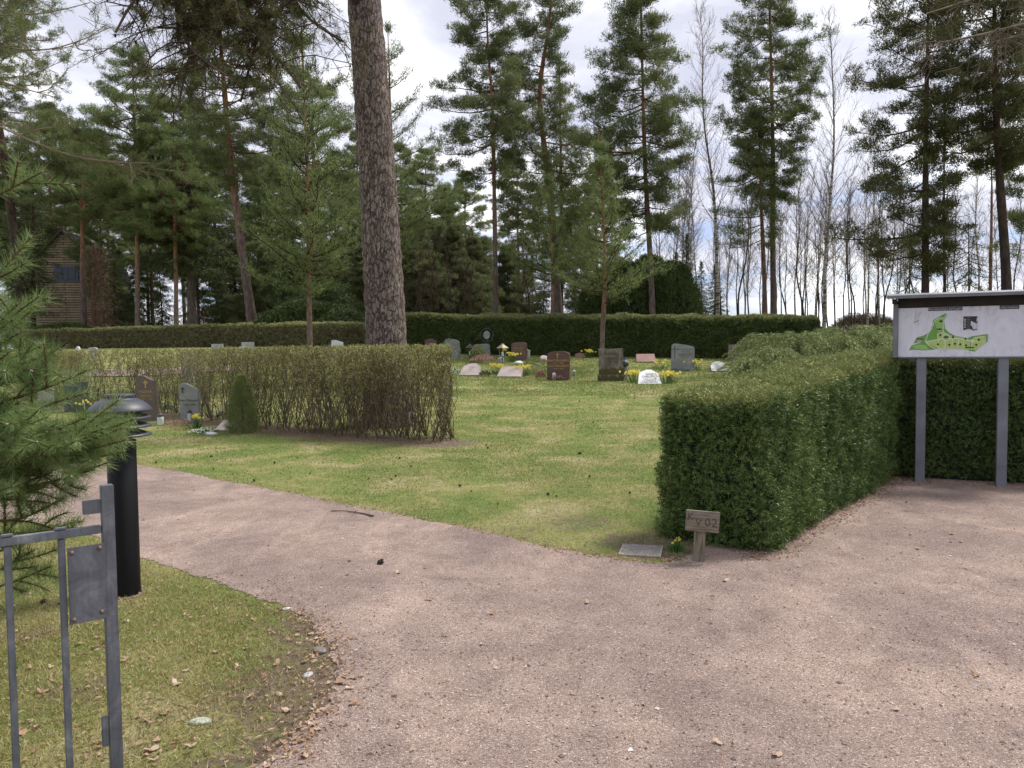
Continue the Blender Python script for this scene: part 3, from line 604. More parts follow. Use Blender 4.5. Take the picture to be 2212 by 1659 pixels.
hedge('deciduous_hedge', 'long low brown green hedge at the back left below the tall pines', C0, cd, 26, 1.0, 1.12, .16, 420, .1, 6, .09, .03, [MT['brownhedge'], MT['brownhedge_top']], MT['twig_dark'], 47, .04, 2.4, faces=('l', 't', 'f'), hlow=-.05)

# open twiggy hedge in the middle
def twiggy():
    r = RS(51); root = thing('deciduous_hedge', 'open twiggy hedge coming into leaf in front of the big pine trunk', 'hedge')
    gt = G(); gl = G(); LP = []; LD = []
    ml = [np.array(p, float) for p in midline]; seg = []
    for a, b in zip(ml[:-1], ml[1:]):
        n = int(np.linalg.norm(b - a) / .20)
        for k in range(n): seg.append((a + (b - a) * k / n, unit(b - a)))
    A = []; B = []; RA = []; RB = []; RN = []
    XM = ml[0][0] + .16
    def twig(c, d, tl, rad, tone, leafn, lev=0):
        if c[2] + d[2] * tl > CAMZ + .05: tl *= .4
        e = c + d * tl
        e[0] = min(e[0], XM + .11 * r.normal())
        if e[2] > CAMZ + .07: e[2] = CAMZ + .07 - r.uniform(0, .05)
        md = (c + e) / 2 + r.normal(0, .012, 3); A.extend([c, md]); B.extend([md, e]); RA.extend([rad, rad * .75]); RB.extend([rad * .75, rad * .5]); RN.extend([tone, tone])
        for w in range(leafn): t = r.uniform(.15, 1.05); LP.append(c + (e - c) * t + r.normal(0, .014, 3)); LD.append(unit(d + r.normal(0, .7, 3)))
        if lev == 0:
            for _ in range(2): t = r.uniform(.3, 1); twig(c + (e - c) * t, unit(d * .6 + unit(r.normal(size=3)) * .8 + np.array([0, 0, .3])), tl * r.uniform(.35, .7), rad * .6, tone, leafn, 1)
    for si, (p, dr) in enumerate(seg):
        pe = np.array([-dr[1], dr[0]]); pe = pe if pe[1] > 0 else -pe; far = p[1] > 16
        gapy = nz([[p[0], p[1], 0]], 2.2, 52)[0] < -.55
        if gapy and si > 16 and r.uniform() < .6: continue
        for row in ((.1, .35) if far else (.05, .3, .62)):
            base = p + pe * row + r.normal(0, .06, 2); z0 = float(zg(*base)); H = CAMZ - z0 + .02
            for s in range(r.randint(3, 6) + (2 if si < 14 else 0)):
                c = np.array([base[0], base[1], z0]); d = unit(np.array([r.normal(0, .30), r.normal(0, .24), 1])); rad = r.uniform(.005, .0105); tone = r.uniform(); Hs = H * (r.uniform(.9, 1.0) if r.uniform() < .8 else r.uniform(.5, .8)); k = 0
                while c[2] < z0 + Hs and k < 11:
                    d = unit(d + np.array([r.normal(0, .16), r.normal(0, .16), .14])); nx_ = c + d * H / 7.5; nx_[2] = min(nx_[2], CAMZ + .05); nx_[0] = min(nx_[0], XM + .09 * r.normal()); f = (c[2] - z0) / H
                    A.append(c); B.append(nx_); RA.append(rad * (1 - f * .7)); RB.append(rad * (1 - min(1, f + .13) * .7)); RN.append(tone)
                    nt_ = 0 if f < .12 else (1 if f < .4 else (2 if f < .72 else 3)); 
                    if far: nt_ = min(nt_, 2)
                    for q in range(nt_): twig(c + (nx_ - c) * r.uniform(), unit(d * .45 + unit(r.normal(size=3)) * .85 + np.array([0, 0, .3])), r.uniform(.08, .22), .0035, tone, 1 if f < .3 else (2 if f < .6 else (3 if f < .75 else 4)))
                    c = nx_; k += 1
                    if c[2] >= CAMZ + .04: break
        # low bushy shoots at the foot
        for _ in range(3 if far else 6):
            b = p + pe * r.uniform(-.05, .7) + r.normal(0, .1, 2); twig(np.array([b[0], b[1], float(zg(*b))]), unit(np.array([r.normal(0, .6), r.normal(0, .6), 1])), r.uniform(.12, .34), .004, r.uniform(), 3)
    gt.segs(np.array(A), np.array(B), np.array(RA), np.array(RB), 3, np.array(RN)); gt.build('stems', MT['twig'], root)
    k = len(LP); gl.leaf(np.array(LP), np.array(LD), r.uniform(.022, .040, k), r.uniform(.012, .021, k), r.uniform(0, 1, k), r); gl.build('leaves', MT['hedge_leaf'], root)
    print('twiggy', len(A), k)
twiggy()

# spreading juniper behind the near hedge
def juniper():
    r = RS(61); root = thing('juniper_shrub', 'broad spreading light green juniper behind the clipped near hedge', 'shrub', (9.2, 23.4, float(zg(9, 23)))); gi = G(); gf = G(); base = np.array([9.2, 23.4, float(zg(9, 23))])
    lobes = [(6.9, 22.3, .75, .75), (7.6, 22.9, 1.1, 1.05), (8.4, 22.4, 1.0, .8), (8.7, 23.6, 1.3, 1.45), (9.6, 23.2, 1.2, 1.35), (9.3, 21.9, .9, .75), (10.4, 24.2, 1.3, 1.6), (10.3, 22.3, 1.1, .95), (11.4, 23.6, 1.2, 1.45), (11.4, 21.8, 1.1, 1.05), (12.4, 22.9, 1.3, 1.45), (12.2, 25, 1.4, 1.6), (7.9, 24.2, 1.1, 1.4), (13.5, 24, 1.5, 1.5)]
    for (x, y, R, H) in lobes:
        H *= 1.08; z = float(zg(x, y)); na = int(95 * R); Bp = []; DD = []; RN = []
        for q in range(na):
            az = r.uniform(0, 2 * PI); Rr = R * r.uniform(.45, 1.35); top = H * r.uniform(.55, 1.08); ns = 46; t = np.linspace(.12, 1, ns); dirh = np.array([math.cos(az), math.sin(az), 0]); tone = np.clip(r.normal(.5, .2), 0, 1)
            az2 = az + r.normal(0, .4); dirh2 = np.array([math.cos(az2), math.sin(az2), 0])
            C = np.array([x, y, z]) - base + dirh * (t * Rr * .6)[:, None] + dirh2 * (t ** 2 * Rr * .4)[:, None] + np.array([0, 0, 1.]) * (top * np.sin(np.minimum(1, t * 1.35) * PI / 2) - top * .55 * np.clip(t - .45, 0, 1) ** 1.5 * 2)[:, None]
            tan = unit(np.gradient(C, axis=0)); sd_ = unit(np.cross(tan, [0, 0, 1.]))
            for k in range(3):
                u_ = r.uniform(-1, 1, (ns, 1)); Bp.append(C + sd_ * u_ * .09 + r.normal(0, .02, (ns, 3))); DD.append(unit(tan * .8 + sd_ * np.sign(u_) * .8 + r.normal(0, .25, (ns, 3)) + np.array([0, 0, -.25]))); RN.append(np.clip(tone + r.normal(0, .1, ns), 0, 1))
        Bp = np.concatenate(Bp); Bp[:, 2] = np.maximum(Bp[:, 2], zg(Bp[:, 0] + base[0], Bp[:, 1] + base[1]) - base[2] + .02); gf.tri(Bp, np.concatenate(DD), r.uniform(.06, .12, len(Bp)), .020, np.concatenate(RN), r)
        a, b = np.meshgrid(np.linspace(0, 2 * PI, 25), np.linspace(0, PI / 2, 8)); W = np.c_[(np.sin(b) * np.cos(a)).ravel() * R * .72, (np.sin(b) * np.sin(a)).ravel() * R * .72, np.cos(b).ravel() * H * .66] + np.array([x, y, z]) - base
        ii = np.arange(7)[:, None]; jj = np.arange(24)[None]; gi.add(W, Q=np.stack([ii * 25 + jj, (ii + 1) * 25 + jj, (ii + 1) * 25 + jj + 1, ii * 25 + jj + 1], -1).reshape(-1, 4))
    gf.build('foliage', MT['juniper'], root); gi.build('inner_core', MT['yew_core'], root, smooth=True)
juniper()

# ================================================================== TREES
def smooth_pts(P, n):
    P = np.asarray(P, float); t = np.r_[0, np.cumsum(np.linalg.norm(np.diff(P, axis=0), axis=1))]; T = np.linspace(0, t[-1], n)
    Q = np.c_[[np.interp(T, t, P[:, k]) for k in range(3)]].T
    for _ in range(3): Q[1:-1] = (Q[:-2] + 2 * Q[1:-1] + Q[2:]) / 4
    return Q
def conifer(trunk, r0, env, kind, seed, nb, tuft=9, bl=.16, bw=.029, dens=1.0, pad=1.0, k=10, bark='pine_bark', leaf='needle_far', twig='twig_red', limb=1.0):
    """trunk: local points, env: [(z, left, right)] in metres from top down. Returns the two meshes' collectors"""
    r = RS(seed); gt = G(); gc = G(); T = smooth_pts(trunk, 24); H = T[-1, 2]
    ra = r0 * (1 - .82 * np.linspace(0, 1, 24) ** 1.1); ra[0] *= 1.25; ra[1] *= 1.08
    gt.tube(T, ra, k, amp=r0 * .06, f=3)
    env = sorted(env); ez = [e[0] for e in env]; eL = [e[1] for e in env]; eR = [e[2] for e in env]
    A = []; B = []; RA = []; RB = []; P = []; PD = []
    w = np.maximum(.3, (np.array(eL) + np.array(eR)) / 2)
    for i in range(nb):
        tt = (i + r.uniform()) / nb; z = ez[0] + (ez[-1] - ez[0]) * tt
        if kind == 'young': z = ez[0] + (ez[-1] - ez[0]) * (round(tt * 11) / 11 + r.uniform(-.006, .006))
        Lz = np.interp(z, ez, eL); Rz = np.interp(z, ez, eR); a = i * 2.399 + r.uniform(-.5, .5); ca, sa = math.cos(a), math.sin(a)
        jit = 1.0 if kind == 'spruce' else (.78 + .3 * float(nz([[ca * 1.3, sa * 1.3, z * .8]], 1.6, seed)[0]))
        R = ((Rz if ca > 0 else Lz) * abs(ca) + (Lz + Rz) / 2 * abs(sa)) / (abs(ca) + abs(sa)) * r.uniform(.8, 1.18) * np.clip(jit, .45, 1.15) * (1.13 if kind == 'pine' else 1)
        if R < .12: continue
        frac = (z - ez[0]) / (ez[-1] - ez[0] + 1e-6)
        if kind == 'pine': el = -.15 + .6 * frac + r.normal(0, .2); curve = r.uniform(.0, .16)
        elif kind == 'young': el = .30 + .55 * frac + r.normal(0, .06); curve = .10
        elif kind == 'spruce': el = -.28 + .35 * frac + r.normal(0, .06); curve = .10
        else: el = -.2 + r.normal(0, .1); curve = .15
        zs = z - math.tan(el) * R; zs = min(max(zs, T[1, 2]), H * .985); c = np.array([np.interp(zs, T[:, 2], T[:, 0]), np.interp(zs, T[:, 2], T[:, 1]), zs])
        end = c + np.array([ca * R, sa * R, math.tan(el) * R]); n = 6; s = np.linspace(0, 1, n)[:, None]
        pts = c + (end - c) * s + np.array([0, 0, 1]) * (-curve * R * np.sin(s * PI)) + np.cumsum(r.normal(0, .035 * R, (n, 3)), 0) * s
        br = max(.010, min(.06, .014 * R + .004)) * limb; rr_ = br * (1 - .8 * s[:, 0])
        A += list(pts[:-1]); B += list(pts[1:]); RA += list(rr_[:-1]); RB += list(rr_[1:])
        st = {'pine': .30, 'young': .15, 'spruce': .05}.get(kind, .3); ns = int(max(3, R * (2.6 if kind == 'pine' else 3.6)) * dens) + 2
        for q in range(ns):
            t = st + (1 - st) * (q + r.uniform()) / ns; t = min(t, .995); j = min(n - 2, int(t * (n - 1))); b0 = pts[j] + (pts[j + 1] - pts[j]) * (t * (n - 1) - j)
            sl_ = min(1.3, R * .38) * r.uniform(.5, 1) * (1.2 - .6 * t); dirm = unit(pts[j + 1] - pts[j]); side = unit(np.cross(dirm, [0, 0, 1])) * (1 if q % 2 else -1)
            if kind == 'spruce': sd_ = unit(dirm * .6 + side * .7 + np.array([0, 0, -.35 - .3 * r.uniform()]))
            elif kind == 'young': sd_ = unit(dirm * .9 + side * .6 + np.array([0, 0, .35]) + r.normal(0, .2, 3))
            else: sd_ = unit(dirm * .5 + side * .7 + np.array([0, 0, .3]) + r.normal(0, .35, 3))
            e_ = b0 + sd_ * sl_; A.append(b0); B.append(e_); RA.append(br * .3 + .002); RB.append(.003)
            if kind == 'pine':
                pr_ = r.uniform(.22, .54) * (1.15 - .3 * t) * pad; m_ = int(27 * (pr_ / .40) ** 2) + 6
                off = unit(r.normal(size=(m_, 3))) * (r.uniform(0, 1, (m_, 1)) ** .45) * np.array([pr_, pr_, pr_ * .5]); P += list(e_ + off + [0, 0, pr_ * .2]); PD += list(unit(off * [1, 1, .6] + np.array([0, 0, .12])))
            else:
                m_ = int(max(2, sl_ * 8))
                for w_ in range(m_): P.append(b0 + (e_ - b0) * (w_ + 1) / m_); PD.append(sd_)
                if kind == 'young':
                    for w_ in range(m_): P.append(b0 + (e_ - b0) * (w_ + 1) / m_ + r.normal(0, .10, 3)); PD.append(unit(sd_ + [0, 0, .4]))
    gt.segs(np.array(A), np.array(B), np.array(RA), np.array(RB), 4, r.uniform(.3, .8), m=1)
    P = np.array(P); PD = np.array(PD); m_ = len(P)
    if kind == 'pine': tuft = max(4, tuft // 2 + 2)
    J = {'pine': .06, 'young': .05, 'spruce': .06}.get(kind, .08)
    C = np.repeat(P, tuft, 0) + r.normal(0, J, (m_ * tuft, 3)); Dd = np.repeat(PD, tuft, 0)
    upb = {'pine': .45, 'young': .5, 'spruce': -.5}.get(kind, .1)
    D = unit(Dd * .7 + r.normal(0, .75, (m_ * tuft, 3)) + np.array([0, 0, upb])); rn = np.clip(np.repeat(.5 + .22 * r.normal(size=m_), tuft) + .1 * r.normal(size=m_ * tuft), 0, 1)
    gc.tri(C, D, r.uniform(.7, 1.2, m_ * tuft) * bl, bw, rn, r)
    return gt, gc, (bark, twig, leaf)
TREE_T = 0
def plant(name, label, cat, res, loc, group=None, rz=0):
    global TREE_T
    gt, gc, (b, t, l) = res; root = thing(name, label, cat, loc, rz, group)
    gt.build('trunk', [MT[b], MT[t]], root, smooth=True); gc.build('crown', MT[l], root)
    TREE_T += sum(len(x) for x in gc.T); return root
def uvtree(name, label, d, pts, env, kind, w_px, seed, nb, group=None, **kw):
    s = m_px(d); W = [at(u, v, d) for u, v in pts]; bx = W[0][0]; base = np.array([bx, d, float(zg(bx, d))])
    loc = [np.zeros(3)] + [w - base for w in W[(1 if W[0][2] - base[2] < .3 else 0):]]
    rr = RS(seed + 9); loc = [p + np.array([0, rr.uniform(-.15, .15) * (i > 0), 0]) for i, p in enumerate(loc)]
    E = [(at(1106, v, d)[2] - base[2], l * s, r_ * s) for v, l, r_ in env]
    return plant(name, label, 'tree', conifer(loc, w_px * s / 2, E, kind, seed, nb, **kw), tuple(base), group)

GP = 'tall pines behind the graves'
uvtree('pine_tree', 'tall slender pine with straight grey and orange trunk behind the long hedge', 38, [(1070, 720), (1070, 560), (1067, 380), (1064, 220), (1052, 80), (1050, -70)],
       [(-80, 30, 30), (-20, 90, 70), (60, 90, 75), (120, 60, 50), (160, 100, 70), (240, 115, 80), (290, 130, 90), (350, 100, 60), (400, 60, 35)], 'pine', 12.5, 201, 62, GP, tuft=10)
uvtree('pine_tree', 'old crooked pine with broad crown beside the slender straight pine', 41, [(1208, 720), (1202, 600), (1185, 380), (1166, 250), (1163, 170), (1183, 90), (1195, -50)],
       [(-60, 30, 30), (0, 70, 55), (60, 85, 65), (120, 90, 75), (190, 80, 80), (260, 120, 70), (330, 130, 110), (420, 110, 120), (500, 110, 80), (570, 70, 50)], 'pine', 21, 202, 80, GP, tuft=10)
uvtree('spruce_tree', 'dark narrow spruce rising behind the crooked pine', 46, [(1212, 720), (1212, 400), (1208, 130)], [(120, 4, 4), (250, 30, 30), (400, 45, 45), (560, 60, 60), (640, 65, 60)], 'spruce', 12, 203, 90, leaf='spruce', bark='dark_bark', twig='twig_dark', dens=1.1)
uvtree('pine_tree', 'full pyramidal pine with red trunk above the dark round yew', 36, [(1412, 720), (1405, 540), (1394, 380), (1388, 150), (1384, -45)],
       [(-60, 8, 8), (30, 45, 45), (110, 75, 75), (190, 105, 105), (280, 135, 120), (370, 160, 125), (440, 140, 100), (510, 90, 60)], 'pine', 15, 204, 84, GP, tuft=10)
uvtree('pine_tree', 'tall broad pine with reddish trunk right of the white birches', 42, [(1672, 720), (1671, 600), (1669, 300), (1664, 120), (1660, -70)],
       [(-90, 10, 10), (-10, 60, 55), (60, 85, 105), (110, 90, 130), (190, 115, 115), (250, 120, 95), (310, 95, 80), (390, 90, 60), (450, 50, 50)], 'pine', 15, 205, 84, GP, tuft=10)
uvtree('pine_tree', 'sparse pine with many bare lower limbs left of the reddish trunk', 41.3, [(1652, 720), (1650, 600), (1642, 420), (1638, 260)],
       [(250, 50, 15), (330, 110, 25), (400, 120, 25), (470, 90, 30), (540, 120, 20)], 'pine', 13, 206, 34, GP, tuft=5)
GR = 'dark pines behind the information board'
uvtree('pine_tree', 'dark pine with long sweeping left branches above the board left end', 30, [(2001, 700), (2000, 600), (1997, 300), (2000, 150), (2012, -100)],
       [(-110, 80, 80), (-20, 120, 90), (40, 130, 90), (90, 110, 80), (140, 165, 90), (185, 140, 60), (240, 130, 90), (280, 160, 70), (330, 90, 60), (390, 160, 60), (440, 120, 50), (540, 130, 40), (575, 165, 30), (600, 80, 20)], 'pine', 18, 207, 66, GR, tuft=11, bark='dark_bark', leaf='needle_dark', twig='twig_dark', limb=1.2)
uvtree('pine_tree', 'thick dark pine behind the right end of the information board', 30, [(2178, 700), (2172, 600), (2160, 380), (2150, 200), (2148, -80)],
       [(-90, 90, 90), (0, 110, 100), (80, 100, 90), (160, 120, 80), (230, 110, 70), (300, 150, 60), (340, 150, 60), (380, 60, 40)], 'pine', 24, 208, 56, GR, tuft=11, bark='dark_bark', leaf='needle_dark', twig='twig_dark', limb=1.2)
uvtree('pine_tree', 'pine leaning in from the right edge behind the board', 33, [(2235, 700), (2232, 500), (2228, 200), (2228, 0)], [(0, 100, 60), (150, 80, 60), (260, 90, 70), (380, 70, 70), (470, 80, 70), (560, 70, 60)], 'pine', 13, 209, 40, GR, tuft=9)
uvtree('pine_tree', 'thin red trunked pine between the two dark pines', 36, [(2135, 700), (2138, 560), (2141, 380), (2140, 300)], [(260, 30, 30), (330, 50, 40), (400, 25, 25)], 'pine', 9, 210, 12, GR, tuft=5, bark='pine_bark_red')
uvtree('spruce_tree', 'slim open spruce behind the middle of the board', 38, [(2041, 700), (2040, 500), (2038, 220)], [(190, 8, 8), (300, 25, 25), (400, 45, 45), (500, 60, 60), (600, 75, 60)], 'spruce', 8, 211, 46, leaf='spruce', bark='dark_bark', twig='twig_dark', dens=.55, tuft=6)
uvtree('spruce_tree', 'small young spruce just left of the information board', 34, [(1965, 700), (1965, 520)], [(480, 4, 4), (540, 30, 30), (600, 55, 50), (650, 60, 55)], 'spruce', 5, 212, 30, leaf='spruce', bark='dark_bark', twig='twig_dark', dens=.7, tuft=6)
uvtree('spruce_tree', 'low dark spruce behind the right part of the board', 36, [(2095, 700), (2095, 480)], [(460, 5, 5), (520, 35, 35), (590, 65, 60), (640, 70, 70)], 'spruce', 6, 213, 36, leaf='spruce', bark='dark_bark', twig='twig_dark', dens=.7, tuft=6)
# young pines planted among the graves
GY = 'young pines planted on the lawn among the graves'
def lawn_tree(u, v): return hit(u, v)[1]
yk = dict(bark='pine_bark_red', leaf='needle_mid', tuft=7, bl=.13, bw=.022, k=10, dens=1.3, twig='twig_dark')
uvtree('pine_tree', 'young pine standing behind the mossy gravestone', 28.6, [(1300, 755), (1303, 690), (1307, 610), (1306, 520), (1300, 400), (1292, 290)],
       [(285, 4, 4), (340, 24, 24), (410, 55, 60), (480, 95, 85), (540, 120, 115), (590, 130, 130), (612, 110, 95)], 'young', 11, 220, 80, GY, **yk)
uvtree('pine_tree', 'bushy young pine just left of the crooked old pine', 33, [(1193, 720), (1193, 620), (1190, 480), (1185, 380)],
       [(360, 4, 4), (420, 40, 45), (490, 75, 75), (550, 100, 80), (600, 90, 50)], 'young', 8, 221, 66, GY, **yk)
uvtree('pine_tree', 'young pine with orange stem left of the big trunk', 24, [(669, 757), (668, 640), (667, 520), (664, 400), (657, 250), (652, 30)],
       [(20, 8, 8), (110, 55, 55), (200, 95, 90), (290, 120, 110), (380, 150, 120), (460, 155, 130), (530, 165, 140), (580, 120, 130), (612, 70, 70)], 'young', 13, 222, 120, GY, **yk)
uvtree('pine_tree', 'upswept pine showing just right of the big trunk against the sky', 33, [(852, 720), (850, 500), (845, 300), (838, 60)],
       [(50, 12, 12), (110, 50, 45), (190, 90, 80), (260, 110, 105), (340, 110, 105), (430, 110, 110), (500, 100, 100), (560, 60, 70)], 'young', 10, 223, 84, GY, **yk)
# left group
GL = 'pines at the back left above the low hedge'
uvtree('pine_tree', 'slim orange stemmed pine left of its twin stem', 50, [(299, 730), (298, 620), (294, 400), (288, 200), (285, 110)], [(90, 20, 20), (150, 70, 60), (220, 100, 90), (310, 120, 110), (390, 120, 110), (460, 100, 90), (500, 50, 50)], 'pine', 12, 230, 70, GL, bark='pine_bark_red', leaf='needle_mid', tuft=10)
uvtree('pine_tree', 'slim orange stemmed pine right of its twin stem', 50, [(381, 730), (379, 600), (377, 420), (375, 230)], [(190, 30, 30), (260, 80, 80), (340, 110, 110), (420, 130, 120), (480, 120, 120), (530, 60, 60)], 'pine', 11, 231, 66, GL, bark='pine_bark_red', leaf='needle_mid', tuft=10)
uvtree('pine_tree', 'leaning old pine with bent trunk left of the young orange pine', 44, [(550, 730), (535, 620), (512, 450), (495, 330), (482, 180), (470, -40)], [(-80, 150, 120), (20, 150, 150), (110, 150, 130), (200, 110, 130), (280, 80, 120), (350, 70, 110), (410, 60, 80)], 'pine', 23, 232, 66, GL, tuft=10)
uvtree('pine_tree', 'pine with dark straight trunk in front of the shingled house', 54, [(182, 730), (179, 600), (177, 430), (172, 300)], [(180, 60, 60), (240, 90, 90), (320, 100, 110), (390, 110, 90), (440, 120, 70), (470, 60, 50)], 'pine', 16, 233, 60, GL, tuft=10)
uvtree('pine_tree', 'leaning dark pine at the left edge', 55, [(52, 735), (40, 600), (20, 420), (0, 280), (-25, 0)], [(-60, 80, 120), (60, 100, 150), (140, 100, 140), (220, 80, 120), (300, 60, 80), (420, 30, 70)], 'pine', 24, 234, 54, GL, bark='dark_bark', tuft=10)
uvtree('pine_tree', 'grey pine trunk behind the young orange pine', 44, [(684, 730), (683, 600), (680, 450), (675, 200)], [(150, 50, 50), (250, 90, 100), (350, 110, 110), (440, 100, 100), (480, 40, 50)], 'pine', 15, 235, 56, GL, tuft=9)
uvtree('spruce_tree', 'dark spruce with thick trunk and drooping low branches behind twin pines', 53, [(416, 735), (415, 600), (412, 300), (410, 180)], [(170, 5, 5), (300, 50, 50), (420, 85, 85), (500, 110, 105), (560, 125, 100), (595, 90, 80)], 'spruce', 21, 236, 130, leaf='spruce', bark='spruce_bark', twig='twig_dark', dens=1.3, tuft=10)
uvtree('spruce_tree', 'very dark spruce beside the shingled house', 56, [(70, 735), (70, 600), (72, 400)], [(390, 5, 5), (470, 45, 40), (540, 60, 48), (610, 75, 55), (670, 80, 50)], 'spruce', 12, 237, 90, leaf='spruce', bark='dark_bark', twig='twig_dark', dens=1.2, tuft=10)
# filler forest: prototypes and copies
def proto(name, label, kind, H, env, r0, seed, nb, group, **kw):
    res = conifer([(0, 0, 0), (.1, 0, H * .4), (-.1, .1, H * .75), (0, 0, H)], r0, env, kind, seed, nb, **kw); return plant(name, label, 'tree', res, (0, 0, 0), group)
GB = 'background pines of the wood'; GS = 'background spruces of the wood'
pA = proto('pine_tree', 'pine standing deeper in the wood behind the cemetery', 'pine', 20, [(7, 1.6, 1.6), (9, 2.8, 2.6), (12, 3.2, 3.4), (15, 3, 3), (18, 2, 2), (20.4, .4, .4)], .2, 301, 70, GB, tuft=9, bl=.19, bw=.034)
pB = proto('pine_tree', 'pine standing deeper in the wood behind the cemetery', 'pine', 18, [(4.5, 1.8, 1.5), (8, 3.2, 3), (11, 3, 3.6), (14, 2.6, 2.4), (17, 1.3, 1.3), (18.3, .2, .2)], .17, 302, 76, GB, tuft=9, bl=.19, bw=.034, leaf='needle_mid')
pS = proto('spruce_tree', 'spruce filling the understorey of the wood', 'spruce', 13, [(.8, 2.6, 2.6), (3, 2.5, 2.4), (6, 1.9, 2), (9, 1.2, 1.2), (13, .05, .05)], .12, 303, 120, GS, tuft=8, bl=.19, bw=.034, leaf='spruce', bark='dark_bark', twig='twig_dark', dens=1.1)
pG = proto('spruce_tree', 'grey green conifer filling the understorey of the wood', 'pine', 9, [(1, 2.2, 2.4), (3, 2.4, 2.4), (6, 1.9, 1.8), (9, .2, .2)], .09, 304, 80, GS, tuft=9, bl=.2, bw=.04, leaf='spruce_lt', bark='dark_bark', twig='twig')
REG = [(60, 'near the left edge'), (150, 'over the shingled house'), (260, 'right of the shingled house'), (350, 'beside the left twin orange stem'), (450, 'behind the thick trunked spruce'), (560, 'behind the bent leaning pine'), (660, 'left of the tall young lawn pine'), (760, 'behind the dark low juniper'), (900, 'behind the massive trunk'), (1010, 'left of the slender straight pine'), (1140, 'around the slender straight pine'), (1260, 'beside the crooked pine'), (1420, 'behind the round dark yew'), (1475, 'just right of the round yew'), (1520, 'left of the white birch'), (1570, 'close beside the white birch'), (1620, 'right of the white birch'), (1665, 'around the pair of pine trunks'), (1720, 'right of the reddish pine'), (1760, 'left of the lone tall birch'), (1800, 'close to the lone tall birch'), (1850, 'above the end of the long hedge'), (1900, 'above the light green juniper'), (1950, 'above the left corner of the board'), (2040, 'above the board left post'), (2110, 'above the board middle'), (3000, 'above the board right post')]
PUTN = {}
def put(pr, spots, seed):
    r = RS(seed); BL = pr['label']
    for i, (u, d, sc) in enumerate(spots):
        x = at(u, 700, d)[0]; loc = (x, d, float(zg(x, d))); rz = r.uniform(0, 6.28); s3 = (sc * r.uniform(.95, 1.1), sc * r.uniform(.95, 1.1), sc)
        if i == 0: pr.location = loc; pr.rotation_euler = (0, 0, rz); pr.scale = s3
        o = pr if i == 0 else copy_tree(pr, loc, rz, s3)
        reg = [t for q, t in REG if u < q][0]; dist = 'nearer' if d < 53 else ('farther' if d < 67 else 'farthest')
        if (BL, reg, dist) in PUTN: dist = 'taller ' + dist if sc > PUTN[(BL, reg, dist)] else 'shorter ' + dist
        else: PUTN[(BL, reg, dist)] = sc
        o['label'] = {'pi': 'background pine', 'sp': 'background spruce', 'gr': 'grey green conifer', 'sl': 'slender bare birch', 'th': 'thin dark bare tree'}[BL[:2]] + ', the %s one %s' % (dist, reg)
put(pA, [(120, 64, 1.0), (330, 66, .95), (470, 70, 1.05), (240, 78, 1.0), (780, 66, .9), (-20, 66, 1.0), (560, 80, 1.0), (925, 62, .78), (1120, 66, .8), (40, 84, 1.0), (1290, 64, .75), (400, 92, 1.2)], 1)
put(pB, [(225, 60, .85), (430, 60, .85), (620, 64, .9), (730, 58, .8), (60, 66, .9), (590, 74, 1.0), (870, 56, .8), (150, 74, 1.0), (1010, 60, .75), (320, 80, 1.1), (1245, 58, .65), (960, 54, .62), (800, 84, 1.0)], 2)
put(pS, [(250, 56, .62), (300, 66, .8), (480, 56, .55), (560, 70, .75), (30, 66, .8), (215, 68, .8), (350, 70, .7), (1150, 58, .55), (1175, 50, .45), (1545, 50, .42), (1485, 48, .55), (1515, 46, .4), (1460, 52, .5), (620, 66, .7), (700, 64, .7), (760, 70, .8), (820, 66, .7), (640, 90, 1.), (1240, 52, .45), (900, 72, .8), (500, 84, .8), (420, 80, .8)], 3)
put(pG, [(905, 46, .85), (945, 50, .9), (985, 47, .82), (1020, 50, .8), (880, 55, .95), (575, 56, .8), (510, 60, .9), (735, 55, .85), (1040, 57, .9), (1100, 54, .8), (790, 50, .8), (640, 60, .8)], 4)

# bare deciduous trees
def bare(H, r0, seed, nb=30, bark='dark_bark', twig='twig', start=.25, spread=.22, lean=0., fine=5, k=8):
    r = RS(seed); gt = G(); gc = G(); n = 14; t = np.linspace(0, 1, n); T = np.c_[np.cumsum(r.normal(0, .010 * H, n)) + lean * t * H, np.cumsum(r.normal(0, .01 * H, n)), t * H]; T[0, :2] = 0
    T = smooth_pts(T, 20); gt.tube(T, r0 * (1 - .93 * np.linspace(0, 1, 20)), k)
    A = []; B = []; RA = []; RB = []
    def grow(c, d, L_, rad, lev):
        n = 5; p = c
        for i in range(n):
            d = unit(d + r.normal(0, .10, 3) + np.array([0, 0, .07])); q = p + d * L_ / n; A.append(p); B.append(q); a = rad * (1 - i / n * .75); RA.append(a); RB.append(rad * (1 - (i + 1) / n * .75))
            if lev < 2:
                for _ in range(fine if lev else 2):
                    if r.uniform() < .75: grow(p + (q - p) * r.uniform(), unit(d * .8 + unit(r.normal(size=3)) * .6), L_ * r.uniform(.22, .45), a * .45, lev + 1)
            p = q
    for i in range(nb):
        z = start + (1 - start) * (i / nb) ** .9; c = np.array([np.interp(z * H, T[:, 2], T[:, k_]) for k_ in range(3)]); a = i * 2.4 + r.normal(0, .3)
        L_ = H * spread * (1.15 - .85 * z) * r.uniform(.6, 1.1); grow(c, unit(np.array([math.cos(a), math.sin(a), 1.1 + .6 * z])), L_, max(.012, r0 * .3 * (1 - z)), 1)
    ra = np.array(RA); gc.segs(np.array(A), np.array(B), np.maximum(ra, .006), np.maximum(np.array(RB), .004), 3, r.uniform(0, 1, len(A)))
    return gt, gc, (bark, twig, twig)
GT = 'thin bare trees in front of the open sky'
b1_ = plant('birch_tree', 'slender bare birch in the row of thin trees at the right', 'tree', bare(15, .085, 401, 34, 'birch', 'twig', .3), (0, 0, 0), GT)
